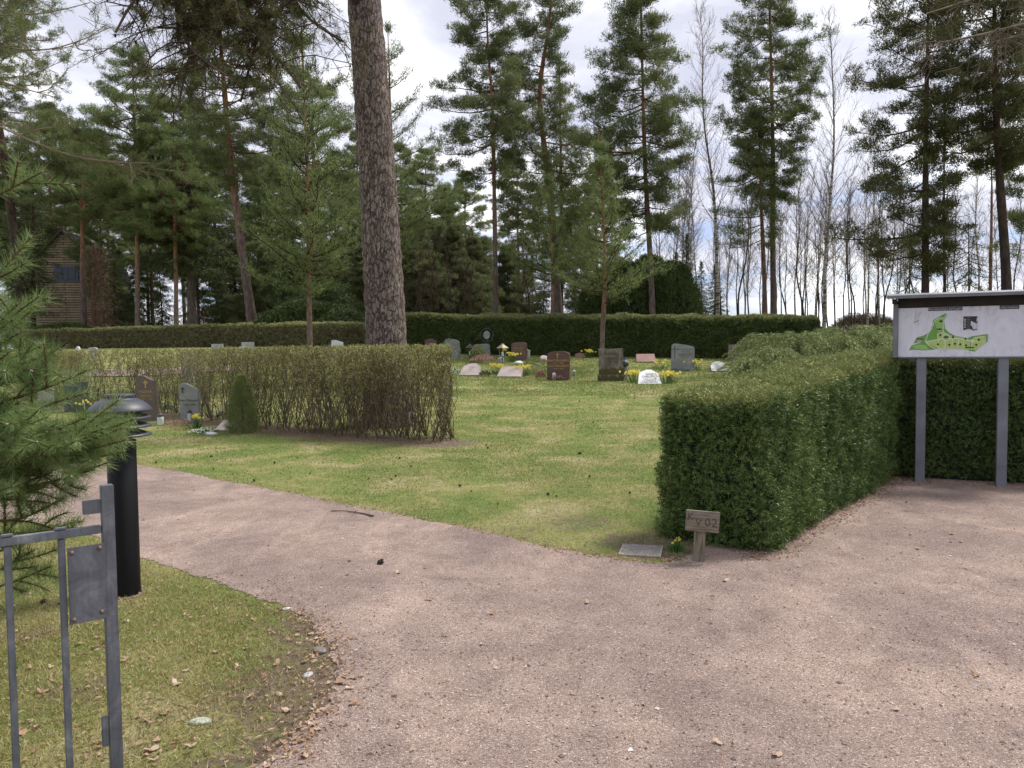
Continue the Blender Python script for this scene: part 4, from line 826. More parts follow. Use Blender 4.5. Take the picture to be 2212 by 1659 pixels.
b2_ = plant('bare_tree', 'thin bare dark stemmed tree in the row at the right', 'tree', bare(12, .075, 402, 24, 'dark_bark', 'twig_dark', .35, .2, .01), (0, 0, 0), GT)
b3_ = plant('bare_tree', 'thin bare dark stemmed tree in the row at the right', 'tree', bare(10, .055, 403, 20, 'dark_bark', 'twig', .3, .22, -.015, 4), (0, 0, 0), GT)
b4_ = plant('birch_tree', 'slender bare birch in the row of thin trees at the right', 'tree', bare(13, .07, 404, 30, 'birch', 'twig_pale', .35, .2, .01), (0, 0, 0), GT)
put(b1_, [(1870, 46, .9), (1720, 60, .95), (2010, 52, .9), (1452, 56, 1.), (2110, 50, .95)], 5)
put(b2_, [(1735, 48, .9), (1850, 50, .85), (1905, 45, .8), (1590, 47, .9), (1945, 52, .9), (1985, 48, .8), (2075, 46, .8), (1470, 50, .9), (2190, 48, .9), (1700, 62, 1.)], 6)
put(b3_, [(1765, 44, .8), (1798, 49, 1.), (1820, 43, .9), (1890, 52, 1.), (1925, 44, .8), (1620, 52, 1.1), (1565, 50, .9), (1750, 58, 1.), (1432, 50, 1.), (2055, 54, .9), (1545, 56, 1.), (1445, 58, 1.1), (1485, 66, 1.3), (1530, 60, 1.2), (1580, 68, 1.4), (1630, 62, 1.3), (1665, 70, 1.4), (1725, 54, 1.1), (1755, 70, 1.4), (1790, 54, 1.1), (1845, 52, 1.), (1880, 70, 1.4), (1915, 56, 1.1), (1935, 62, 1.2), (2020, 60, 1.2), (2090, 62, 1.2), (2120, 58, 1.1), (2200, 60, 1.2), (1605, 49, .9), (1655, 58, 1.), (1710, 50, .9), (1742, 66, 1.2), (1815, 56, 1.), (1875, 60, 1.1), (1910, 66, 1.2), (1500, 62, 1.1), (1835, 60, 1.1), (2150, 55, 1.), (1780, 64, 1.1), (1250, 48, .8), (1130, 49, .8), (1225, 50, .9)], 7)
put(b4_, [(1480, 48, 1.), (1505, 58, 1.1), (1690, 52, .8), (1960, 60, .9), (1860, 66, 1.2), (1805, 72, 1.2), (1575, 62, .8), (1610, 56, 1.), (1655, 64, 1.1), (1735, 56, 1.), (1765, 62, 1.1), (1825, 60, 1.), (1900, 58, 1.), (1950, 56, .9), (2040, 66, 1.1), (1420, 60, 1.1), (1470, 62, 1.2)], 8)
def loctree(name, label, u, d, H, r0, seed, **kw):
    x = at(u, 700, d)[0]; return plant(name, label, 'tree', bare(H, r0, seed, **kw), (x, d, float(zg(x, d))))
loctree('birch_tree', 'tall bare birch with a forked pale crown and white stem left of the red pine', 1546, 43, 18.5, .13, 410, nb=46, bark='birch', twig='twig_pale', start=.35, lean=-.075)
loctree('birch_tree', 'tall bare birch standing alone right of the big reddish pine', 1774, 42, 17.5, .125, 411, nb=46, bark='birch', twig='twig', start=.25, lean=.02, spread=.24)
# bushy thicket trunks behind the hedge
gk = 'dark leaning stems in the thicket'
st0 = None
for i, (u, w, ln) in enumerate([(898, 5, .1), (912, 4, -.05), (935, 6, .02), (950, 4, -.08), (972, 7, .0), (1000, 5, .05), (1022, 6, -.03), (1127, 9, -.12), (1155, 8, .03)]):
    x = at(u, 700, 42)[0]; pr = bare(6.5, w * m_px(42) / 2, 420 + i % 3, nb=14, bark='dark_bark', twig='twig_dark', start=.2, spread=.3, lean=ln) if i < 3 else None
    lab = 'dark many branched thicket stem, ' + ['leftmost beside the massive trunk', 'second from the massive trunk', 'thick one leaning a little right', 'thin one leaning left', 'thick straight one in the middle', 'thin one leaning right', 'last one before the slender straight pine', 'leaning stem right of the slender straight pine', 'straight stem left of the crooked pine'][i]
    if pr: o = plant('bare_tree', lab, 'tree', pr, (x, 42, float(zg(x, 42))), gk); st0 = (st0 or []) + [o]
    else: copy_tree(st0[i % 3], (x, 41 + i % 3, float(zg(x, 42))), i * 1.3, 1.0, lab)

# big dark yew, low dark shrubs
def bush(name, label, u0, u1, vt, vb, d, leaf, seed, dens=260, bl=.14, bw=.035, flat_=1.0, upd=.2, cat='shrub', droop=-.1, nlobe=7, solid=True):
    r = RS(seed); a = at(u0, vb, d); b = at(u1, vt, d); cx = (a[0] + b[0]) / 2; z0 = float(zg(cx, d)); root = thing(name, label, cat, (cx, d, z0)); gf = G(); gi = G(); Wd = (b[0] - a[0]) / 2; H = b[2] - z0
    for q in range(nlobe):
        lx = (q / max(1, nlobe - 1) * 2 - 1) * Wd * .62; R = Wd * (.45 if nlobe > 1 else 1.0); Hh = H * (1 - .35 * abs(lx / Wd) ** 2) * r.uniform(.86, 1.0); ly = r.uniform(-.3, .3) * Wd
        n = int(dens * R * Hh * 4); th = r.uniform(0, 6.28, n); ph = np.arccos(r.uniform(-.1, 1, n)); nn = np.c_[np.sin(ph) * np.cos(th), np.sin(ph) * np.sin(th), np.cos(ph)]
        sh = np.sign(nn) * np.abs(nn) ** .8; P = np.array([lx, ly, 0]) + sh * np.array([R, R, Hh]) * (1 + .08 * nz(nn * 3 + q, 2.4, seed)[:, None])
        P[:, 2] = np.abs(P[:, 2]); K = 7; D = unit(nn * .6 + np.array([0, 0, upd]) + r.normal(0, .3, (n, 3))); s = (np.arange(K) / K)[None, :, None] * bl * 2
        DD = unit(D[:, None] + r.normal(0, .6, (n, K, 3)) + np.array([0, 0, droop])); rn = np.clip(.5 + .2 * r.normal(size=(n, 1)) + .1 * r.normal(size=(n, K)), 0, 1)
        gf.tri((P[:, None] + D[:, None] * s).reshape(-1, 3), DD.reshape(-1, 3), bl, bw, rn.reshape(-1), r)
        if solid:
            aa, bb = np.meshgrid(np.linspace(0, 2 * PI, 21), np.linspace(0, PI / 2, 7)); S = np.c_[(np.sin(bb) * np.cos(aa)).ravel(), (np.sin(bb) * np.sin(aa)).ravel(), np.cos(bb).ravel()]; S = np.sign(S) * np.abs(S) ** .8 * np.array([R, R, Hh]) * .86 + np.array([lx, ly, 0])
            ii = np.arange(6)[:, None]; jj = np.arange(20)[None]; gi.add(S, Q=np.stack([ii * 21 + jj, (ii + 1) * 21 + jj, (ii + 1) * 21 + jj + 1, ii * 21 + jj + 1], -1).reshape(-1, 4))
    gf.build('foliage', MT[leaf], root)
    if solid: gi.build('inner_core', MT['yew_core'], root, smooth=True)
    return root
bush('yew_shrub', 'large round dark green yew above the right part of the long hedge', 1255, 1492, 553, 700, 38, 'spruce', 501, upd=.6, droop=.3)
bush('juniper_shrub', 'low spreading dark juniper behind the brown hedge left of the big trunk', 562, 785, 655, 720, 40, 'spruce', 502, upd=.1)
bush('yew_shrub', 'clipped low dark green bush in front of the shingled house', 60, 212, 694, 735, 50, 'yew_far', 503, nlobe=5, upd=.1, bl=.1)
bush('grass_mound', 'small bright green turf covered mound behind the low brown hedge', 225, 322, 704, 735, 52, 'mound', 504, nlobe=1, upd=.3, bl=.08, bw=.03, cat='mound')
bush('brown_bushes', 'low brown bushes far right between hedge and board', 1800, 1945, 684, 715, 60, 'twig', 505, nlobe=5, dens=90, bl=.22, solid=False)
uvtree('conifer_tree', 'open dark conifer with spreading horizontal boughs left of the big trunk', 43, [(640, 735), (640, 600), (638, 560)], [(560, 50, 30), (600, 75, 60), (630, 60, 130), (670, 60, 160)], 'pine', 8, 506, 40, leaf='spruce', bark='dark_bark', twig='twig_dark', tuft=12)
def vine():
    r = RS(507); x = at(208, 700, 54)[0]; root = thing('dead_creeper_tree', 'dead tree wrapped in dry rust brown creeper beside the house', 'tree', (x, 54, float(zg(x, 54)))); g = G(); H = 7.2
    g.tube(smooth_pts([(0, 0, 0), (-.2, 0, 3), (.1, 0, 6), (0, 0, H)], 14), .16, 8, R=.4); g.build('trunk', MT['dead'], root)
    n = 5200; z = r.uniform(0, 1, n); c = np.c_[r.normal(0, .35 + .35 * (1 - z), n) + .25, r.normal(0, .4, n), z * H]; gf = G(); D = unit(np.c_[r.normal(size=(n, 2)), -r.uniform(.2, 1.4, n)]); gf.tri(c, D, r.uniform(.15, .5, n), .022, r.uniform(0, 1, n), r); gf.build('creeper', MT['dead'], root)
    x = at(440, 700, 56)[0]; rt = thing('dead_spruce', 'small dry brown spruce right of the thick spruce trunk', 'tree', (x, 56, float(zg(x, 56)))); g = G(); g.tube([(0, 0, 0), (0, 0, 1), (0, 0, 2.6)], .05, 6, R=.4); g.build('trunk', MT['dead'], rt)
    n = 1500; z = r.uniform(.1, 1, n); a = r.uniform(0, 6.28, n); rad = (1 - z) * 1.3 * r.uniform(.2, 1, n); g = G(); g.tri(np.c_[np.cos(a) * rad, np.sin(a) * rad, z * 3.0], unit(np.c_[np.cos(a), np.sin(a), -.5 + 0 * a] + r.normal(0, .4, (n, 3))), .22, .03, r.uniform(0, 1, n), r); g.build('crown', MT['dead'], rt)
vine()

# ------------------------------------------------------------------ the big pine with limbs that hang into the picture
def big_pine():
    r = RS(601); d = 14.9; P = [at(u, v, d) for u, v in [(836, 760), (826, 560), (812, 330), (800, 170), (787, 0), (776, -200), (768, -480)]]; bx = P[0][0] + .01; base = np.array([bx, d, float(zg(bx, d))])
    root = thing('pine_tree', 'massive old pine with plated bark rising behind the twiggy hedge', 'tree', tuple(base)); T = [np.zeros(3)] + [p - base for p in P]; T[1] = np.array([T[1][0] - .005, 0, T[1][2]])
    T = smooth_pts(T, 160); n = 160; s = np.linspace(0, 1, n); w = np.interp(T[:, 2], [0, .25, .7, 1.6, 3.2, 7.7, 12], [.50, .455, .405, .37, .345, .30, .22]) * 1.07
    g = G(); g.tube(T, w, 72, amp=.012, f=16, seed=5)
    g.build('trunk', MT['big_bark'], root, smooth=True)
    # limbs: reach forward/left above the frame and droop into it
    gl = G(); A = []; B = []; RA = []; RB = []; TP = []; TD = []; CN = []
    limbs = [[(560, -260, 12.5), (440, -90, 11), (366, 0, 10.4), (384, 83, 10.2), (430, 134, 10), (492, 164, 9.8)],
             [(600, -260, 12.5), (520, -60, 11.4), (500, 20, 11), (560, 80, 10.8), (610, 130, 10.6), (650, 190, 10.5)],
             [(650, -250, 12.8), (620, -40, 12), (640, 20, 11.8), (690, 60, 11.6), (740, 90, 11.5)],
             [(500, -280, 12), (400, -120, 10.4), (300, -20, 9.8), (262, 30, 9.6), (250, 70, 9.5)],
             [(520, -280, 12), (470, -60, 10.8), (440, 20, 10.5), (405, 130, 10.2), (385, 230, 10)],
             [(560, -200, 12), (590, -20, 11.3), (560, 60, 11.1), (540, 140, 11), (520, 220, 10.9)],
             [(640, -180, 12.5), (560, -90, 11), (470, -40, 10.4), (360, -10, 10.1), (280, 0, 10)],
             [(640, -180, 12.5), (660, -30, 11.8), (600, 30, 11.3), (480, 60, 10.8), (340, 60, 10.4)]]
    for li, lm in enumerate(limbs):
        zt = at(*lm[0])[2]; tr = np.array([np.interp(zt - base[2] - .3, T[:, 2], T[:, 0]) + base[0], d, zt - .3])
        pts = smooth_pts([tr] + [at(*q) for q in lm], 26); ra = np.linspace(.075, .014, 26); A += list(pts[:-1]); B += list(pts[1:]); RA += list(ra[:-1]); RB += list(ra[1:])
        for k in range(58):
            j = r.randint(8, 25); c = pts[j] + (pts[j - 1] - pts[j]) * r.uniform(); dd = unit(np.array([r.normal(0, .9), r.normal(0, .6), r.normal(-.2, .5)])); L_ = r.uniform(.35, 1.25); nn = 5; rad = .011
            for q in range(nn):
                dd = unit(dd + r.normal(0, .22, 3) + np.array([0, 0, -.16])); e = c + dd * L_ / nn; A.append(c); B.append(e); RA.append(rad * (1 - q * .14)); RB.append(rad * (1 - (q + 1) * .14))
                for w_ in range(2):
                    if r.uniform() < .8:
                        sd_ = unit(dd * .5 + unit(r.normal(size=3)) + np.array([0, 0, -.1])); l2 = r.uniform(.12, .38); e2 = c + sd_ * l2; A.append(c); B.append(e2); RA.append(.005); RB.append(.003)
                        if r.uniform() < .74:
                            for f_ in (.55, .8, 1.0): TP.append(c + sd_ * l2 * f_); TD.append(sd_)
                        if r.uniform() < .10: CN.append(e2)
                c = e
            TP.append(c); TD.append(dd)
    gl.segs(np.array(A) - base, np.array(B) - base, np.array(RA), np.array(RB), 4, r.uniform(.2, .7, len(A))); gl.build('limbs', MT['twig_dark'], root)
    TP = np.array(TP) - base; TD = np.array(TD); K = 15; m_ = len(TP); gc = G(); C = np.repeat(TP, K, 0) + r.normal(0, .02, (m_ * K, 3)); D = unit(np.repeat(TD, K, 0) * .6 + r.normal(0, .75, (m_ * K, 3)) + np.array([0, 0, .15]))
    gc.tri(C, D, r.uniform(.05, .085, m_ * K), .0065, np.clip(np.repeat(.5 + .22 * r.normal(size=m_), K), 0, 1), r); gc.build('needles', MT['needle_dark'], root)
    gk_ = G()
    for c in CN[:90]: gk_.lathe([(.001, -.028), (.013, -.018), (.016, 0), (.011, .018), (.001, .026)], c - base, 7)
    gk_.build('cones', MT['cone'], root); print('bigpine', len(A), m_, len(CN))
big_pine()
# pine off the left edge with pale limbs
def edge_tree(name, label, base_uvd, limbs, seed, twig, leafm, nsub, K, bl, bw, tdr, rad0, tkn=.16, barkm='dark_bark', H=9, ntw=2, pneedle=.8):
    r = RS(seed); u, d = base_uvd; x = at(u, 760, d)[0]; base = np.array([x, d, float(zg(x, d))]); root = thing(name, label, 'tree', tuple(base)); g = G(); T = smooth_pts([(0, 0, 0), (.1, 0, 3), (0, .1, 6), (0, 0, H)], 20); g.tube(T, np.linspace(tkn, tkn * .4, 20), 14); g.build('trunk', MT[barkm], root, smooth=True)
    A = []; B = []; RA = []; RB = []; TP = []; TD = []
    for lm in limbs:
        q0 = at(*lm[0]); tr = np.array([x, d, min(q0[2] - .2, base[2] + H)]); pts = smooth_pts([tr] + [at(*q) for q in lm], 22); ra = np.linspace(rad0, rad0 * .22, 22); A += list(pts[:-1]); B += list(pts[1:]); RA += list(ra[:-1]); RB += list(ra[1:])
        for k in range(nsub):
            j = r.randint(5, 21); c = pts[j] + (pts[j - 1] - pts[j]) * r.uniform(); dd = unit(unit(pts[j] - pts[j - 1]) * .6 + r.normal(0, .55, 3) + np.array([0, 0, tdr])); L_ = r.uniform(.3, .95); rad = .008
            for q in range(5):
                dd = unit(dd + r.normal(0, .16, 3) + np.array([0, 0, tdr * .8])); e = c + dd * L_ / 5; A.append(c); B.append(e); RA.append(rad * (1 - q * .15)); RB.append(rad * (1 - (q + 1) * .15))
                for w_ in range(ntw):
                    sd_ = unit(dd * .7 + unit(r.normal(size=3)) * .8 + np.array([0, 0, tdr * .5])); l2 = r.uniform(.1, .3); A.append(c); B.append(c + sd_ * l2); RA.append(.0042); RB.append(.0025)
                    if r.uniform() < pneedle:
                        for f_ in (.5, .8, 1.): TP.append(c + sd_ * l2 * f_); TD.append(sd_)
                c = e
    g = G(); g.segs(np.array(A) - base, np.array(B) - base, np.array(RA), np.array(RB), 4, r.uniform(.2, .9, len(A))); g.build('limbs', MT[twig], root)
    if TP:
        TP = np.array(TP) - base; m_ = len(TP); C = np.repeat(TP, K, 0) + r.normal(0, .02, (m_ * K, 3)); D = unit(np.repeat(np.array(TD), K, 0) * .7 + r.normal(0, .7, (m_ * K, 3)) + np.array([0, 0, .15])); gc = G()
        gc.tri(C, D, r.uniform(.7, 1.2, m_ * K) * bl, bw, np.clip(np.repeat(.5 + .22 * r.normal(size=m_), K), 0, 1), r); gc.build('needles', MT[leafm], root)
    return root
MT['twig_tan'] = leafmat('pale_tan_limbs', [(.1, (.13, .10, .07)), (.5, (.22, .17, .12)), (.9, (.3, .24, .18))], 3, trans=0, rough=.8)
edge_tree('pine_tree', 'pine outside the left edge reaching in with long pale limbs', (-230, 11.5), [[(-60, 92, 11), (0, 99, 10.8), (60, 111, 10.6), (116, 109, 10.5), (176, 88, 10.4), (240, 58, 10.3)], [(-60, 150, 11), (0, 176, 10.7), (46, 190, 10.6), (130, 213, 10.5)], [(-60, 245, 11), (0, 273, 10.6), (70, 306, 10.4), (153, 340, 10.3), (287, 355, 10.2), (324, 352, 10.1)], [(-60, 30, 11), (40, 34, 10.8), (120, 26, 10.6), (195, 5, 10.5)], [(-60, 0, 11), (20, -20, 10.8), (90, -30, 10.6)]], 611, 'twig_tan', 'needle_mid', 13, 13, .08, .006, .06, .026)
edge_tree('birch_tree', 'tree outside the right edge with a dark limb and hanging twigs', (2500, 11), [[(2330, 20, 10.5), (2212, 52, 10), (2100, 80, 9.7), (1990, 100, 9.4), (1960, 82, 9.3)], [(2330, -60, 10.5), (2180, -30, 10), (2080, 5, 9.7), (2000, 30, 9.5)], [(2300, -120, 10.5), (2060, -90, 9.6), (1930, -60, 9.3), (1890, -20, 9.2)], [(2300, -130, 10.5), (2040, -120, 9.6), (1900, -90, 9.3), (1860, -30, 9.2)], [(2300, 90, 10.5), (2212, 70, 10), (2120, 100, 9.9)]], 612, 'twig', 'needle_far', 26, 8, .06, .006, -.22, .035, ntw=2, pneedle=.0, barkm='birch', tkn=.2)

# ------------------------------------------------------------------ foreground pine sapling at the left
def sapling():
    r = RS(621); base = np.array([-2.75, 3.85, 0.0]); root = thing('pine_sapling', 'young pine with long fresh needles at the left edge beside the black lamp', 'tree', tuple(base)); g = G(); gn = G(); gb = G()
    T = smooth_pts([(0, 0, 0), (.02, 0, .6), (-.02, .02, 1.2), (.04, 0, 1.9), (.02, 0, 2.35)], 20); g.tube(T, np.linspace(.035, .012, 20), 10, R=.4)
    shoots = []
    def shoot(a, b, dens=1.0, sag=0.):
        mid = (a + b) / 2 + np.array([0, 0, -sag]) + r.normal(0, .01, 3); pts = smooth_pts([a, mid, b], 10); shoots.append((pts, dens)); return pts
    ends = [(60, 565, 3.7), (85, 640, 3.6), (-20, 600, 3.9), (130, 755, 3.6), (190, 800, 3.5), (95, 745, 3.9), (150, 860, 3.5), (60, 830, 3.8), (265, 925, 3.45), (290, 905, 3.4), (275, 950, 3.4), (250, 900, 3.5), (225, 925, 3.35), (190, 900, 3.4), (170, 950, 3.3), (120, 960, 3.3), (60, 960, 3.3), (90, 880, 3.3), (30, 1050, 3.3), (215, 960, 3.5), (285, 915, 3.6), (180, 985, 3.6), (120, 915, 3.4), (55, 900, 3.5), (230, 1000, 3.7), (200, 1015, 3.6), (100, 1050, 3.6), (140, 1075, 3.5), (30, 1000, 3.5), (20, 760, 3.5), (0, 860, 3.6), (50, 1110, 3.8), (160, 1140, 3.7), (70, 1190, 3.7), (30, 690, 3.5), (0, 1060, 3.5), (105, 980, 3.6), (20, 940, 3.7), (60, 1150, 3.6), (-30, 800, 3.5), (40, 720, 3.7), (-20, 920, 3.5), (80, 790, 3.7), (240, 945, 3.7), (150, 930, 3.7)]
    for (u, v, d) in ends:
        e = at(u, v, d) - base; zs = max(.12, e[2] - r.uniform(.0, .2) - .10 * np.hypot(e[0], e[1])); c = np.array([0, 0, min(zs, 2.0)]); c[:2] = [np.interp(c[2], T[:, 2], T[:, 0]), np.interp(c[2], T[:, 2], T[:, 1])]
        pts = shoot(c, e, 1.0, r.uniform(.0, .06)); L_ = np.linalg.norm(e - c)
        for q in range(2 + int(L_ * 2.2)):
            j = r.randint(3, 8); dirm = unit(pts[j + 1] - pts[j]); sd_ = unit(dirm * .8 + unit(r.normal(size=3)) * .65 + np.array([0, 0, .15])); shoot(pts[j], pts[j] + sd_ * r.uniform(.12, .30), 1.0)
    for _ in range(7):
        z = r.uniform(.2, 2.3); a = r.uniform(0, 6.28); c = np.array([0, 0, z]); e = c + np.array([math.cos(a), math.sin(a), .35]) * r.uniform(.25, .6)
        pts = shoot(c, e, 1.0, .02)
        for q in range(3): j = r.randint(3, 8); shoot(pts[j], pts[j] + unit(unit(pts[j + 1] - pts[j]) + unit(r.normal(size=3)) * .6) * r.uniform(.12, .25))
    for pts, dens in shoots:
        L_ = np.linalg.norm(pts[-1] - pts[0]); r0 = .004 + .006 * min(1, L_); g.poly(pts, np.linspace(r0, .0035, 10), 5, R=r.uniform(.3, .7))
        nl = int(min(L_, .26) / .26 * 230 * dens); s = 1 - (r.uniform(0, 1, nl) * min(1, .26 / L_)); idx = s * 9; j = np.minimum(8, idx.astype(int)); p = pts[j] + (pts[j + 1] - pts[j]) * (idx - j)[:, None]; dm = unit(pts[j + 1] - pts[j])
        e1 = unit(np.cross(dm, r.normal(size=(nl, 3)))); D = unit(dm * r.uniform(.3, .9, (nl, 1)) + e1 * .9 + np.array([0, 0, .12])); gn.tri(p, D, r.uniform(.055, .085, nl), .0030, np.clip(r.uniform(.2, .8) + .15 * r.normal(size=nl), 0, 1), r)
        b = pts[-1]; dm = unit(pts[-1] - pts[-2]); gn.segs([b], [b + dm * .016], .006, .002, 6, .9, m=1)
    g.build('trunk', MT['twig_red'], root); gn.build('needles', [MT['needle_near'], MT['twig_pale']], root); print('sapling', len(shoots))
sapling()

# ================================================================== GATE
def gate():
    A = np.array([-1.571, 2.36]); dr = np.array([.8, .6]); ang = math.atan2(.6, .8)
    root = thing('metal_gate', 'weathered grey iron gate end with bolted plate at the lower left', 'gate', (A[0], A[1], 0), ang)
    R = np.eye(3)
    def bar(name, x0, x1, y, z0, z1, hy, mat='metal', par=None, bevel=.002):
        bm = bmesh.new(); bmesh.ops.create_cube(bm, size=1); bmesh.ops.scale(bm, vec=(x1 - x0, hy * 2, z1 - z0), verts=bm.verts); bmesh.ops.translate(bm, vec=((x0 + x1) / 2, y, (z0 + z1) / 2), verts=bm.verts); bmesh.ops.bevel(bm, geom=bm.edges[:], offset=bevel, segments=2, affect='EDGES')
        me = bpy.data.meshes.new(name); bm.to_mesh(me); bm.free(); me.materials.append(MT[mat]); o = bpy.data.objects.new(name, me); COL.objects.link(o); o.parent = par or root; return o
    post = bar('gate_post', .262, .300, 0, .02, 1.112, .017)
    bar('top_rail', -1.0, .259, 0, .955, .981, .012)
    bar('bottom_rail', -1.0, .259, 0, .10, .126, .012)
    for x in (-.86, -.72, -.575, -.43, -.29, -.145, .0, .145):
        b = bar('bar', x - .010, x + .010, 0, .129, .952, .010); bar('bar_end', x - .016, x + .016, 0, .983, .990, .011, par=b)
    lt = bar('latch', .208, .2595, -.003, 1.022, 1.068, .006); 
    pl = bar('lock_plate', .158, .266, -.024, .675, .925, .003)
    for x, z in ((.170, .908), (.250, .912), (.170, .690), (.250, .700)):
        g = G(); g.lathe([(.0001, .008), (.0045, .007), (.0075, .003), (.008, 0)], (0, 0, 0), 12); o = g.build('bolt', MT['rust'], pl, True); o.location = (x, -.0275, z); o.rotation_euler = (PI / 2, 0, 0)
    bar('hinge_stub', .240, .2595, -.006, .24, .34, .008)
gate()

# ================================================================== BOLLARD LAMP
def bollard():
    h = hit(273, 1284); root = thing('bollard_lamp', 'black bollard lamp with domed louvred grey head beside the gate', 'lamp', tuple(h))
    g = G(); g.lathe([(.0001, .0), (.112, 0), (.112, .006), (.09, .008)], k=32); g.build('base_plate', MT['rust'], root, True)
    g = G(); g.lathe([(.086, .008), (.086, .99), (.080, .995), (.0001, .996)], k=40); g.build('post', MT['black_paint'], root, True)
    g = G(); g.lathe([(.066, .995), (.066, 1.19)], k=32); g.build('lamp_glass', MT['black_paint'], root, True)
    for z in (1.02, 1.075, 1.13):
        g = G(); g.lathe([(.07, z + .045), (.10, z + .040), (.176, z + .012), (.181, z + .003), (.176, z), (.10, z + .026), (.07, z + .030)], k=40); g.build('louvre', MT['cap_paint'], root, True)
    g = G(); g.lathe([(.06, 1.165), (.15, 1.172), (.181, 1.176), (.187, 1.181), (.185, 1.188), (.174, 1.205), (.156, 1.223), (.133, 1.239), (.110, 1.251), (.086, 1.259), (.086, 1.2595)], k=48); c = g.build('lamp_cap', MT['cap_paint'], root, True)
    g = G(); g.lathe([(.086, 1.256), (.088, 1.270), (.088, 1.281), (.085, 1.285), (.0001, 1.287)], k=40); g.build('lamp_lid', MT['cap_paint'], root, True)
    g = G(); g.lathe([(.0001, .006), (.005, .005), (.007, 0)], k=10); o = g.build('screw', MT['grey_lid'], c, True); o.location = (.035, -.128, 1.238); o.rotation_euler = (.9, .3, 0)
bollard()

# ================================================================== PLANK SIGN
def ksign():
    h = hit(1513, 1214); root = thing('wooden_sign', 'weathered tilted wooden plank sign KV 02 at the foot of the clipped hedge', 'sign', tuple(h), -.12)
    def bx(name, c, s, rot, par, mat):
        bm = bmesh.new(); bmesh.ops.create_cube(bm, size=1); bmesh.ops.scale(bm, vec=s, verts=bm.verts); bmesh.ops.bevel(bm, geom=bm.edges[:], offset=.003, segments=2, affect='EDGES'); me = bpy.data.meshes.new(name); bm.to_mesh(me); bm.free(); me.materials.append(MT[mat]); o = bpy.data.objects.new(name, me); COL.objects.link(o); o.parent = par; o.location = c; o.rotation_euler = rot; return o
    bx('post', (-.005, .016, .15), (.078, .04, .34), (0, .05, 0), root, 'plank_upright')
    p = bx('plank', (.012, -.020, .300), (.235, .026, .148), (0, .075, 0), root, 'plank')
    for s, x, z in (('K', -.088, .026), ('V', -.030, -.012), ('0', .034, -.006), ('2', .082, -.006)):
        text_mesh(s, .075 if s in 'KV' else .088, MT['ink_soft'] if s in 'KV' else MT['ink'], p, (x, -.0135, z), name='letter', ext=.0006, sx=.95)
ksign()
# grate
def grate():
    h = hit(1385, 1192); root = thing('drain_grate', 'perforated metal drain cover in the turf left of the plank sign', 'drain cover', (h[0], h[1], .004), -.25)
    g = G(); g.box((0, 0, .004), (.155, .155, .006)); g.build('cover', MT['cast_iron'], root)
    g = G()
    for i in range(11):
        for j in range(11): g.add(np.array([[-.006, -.0045, 0], [.006, -.0045, 0], [.006, .0045, 0], [-.006, .0045, 0]]) + [(-5 + i) * .026 + (j % 2) * .012 - .006, (-5 + j) * .027, .0125], Q=[[0, 1, 2, 3]])
    g.build('holes', MT['hole'], root)
grate()

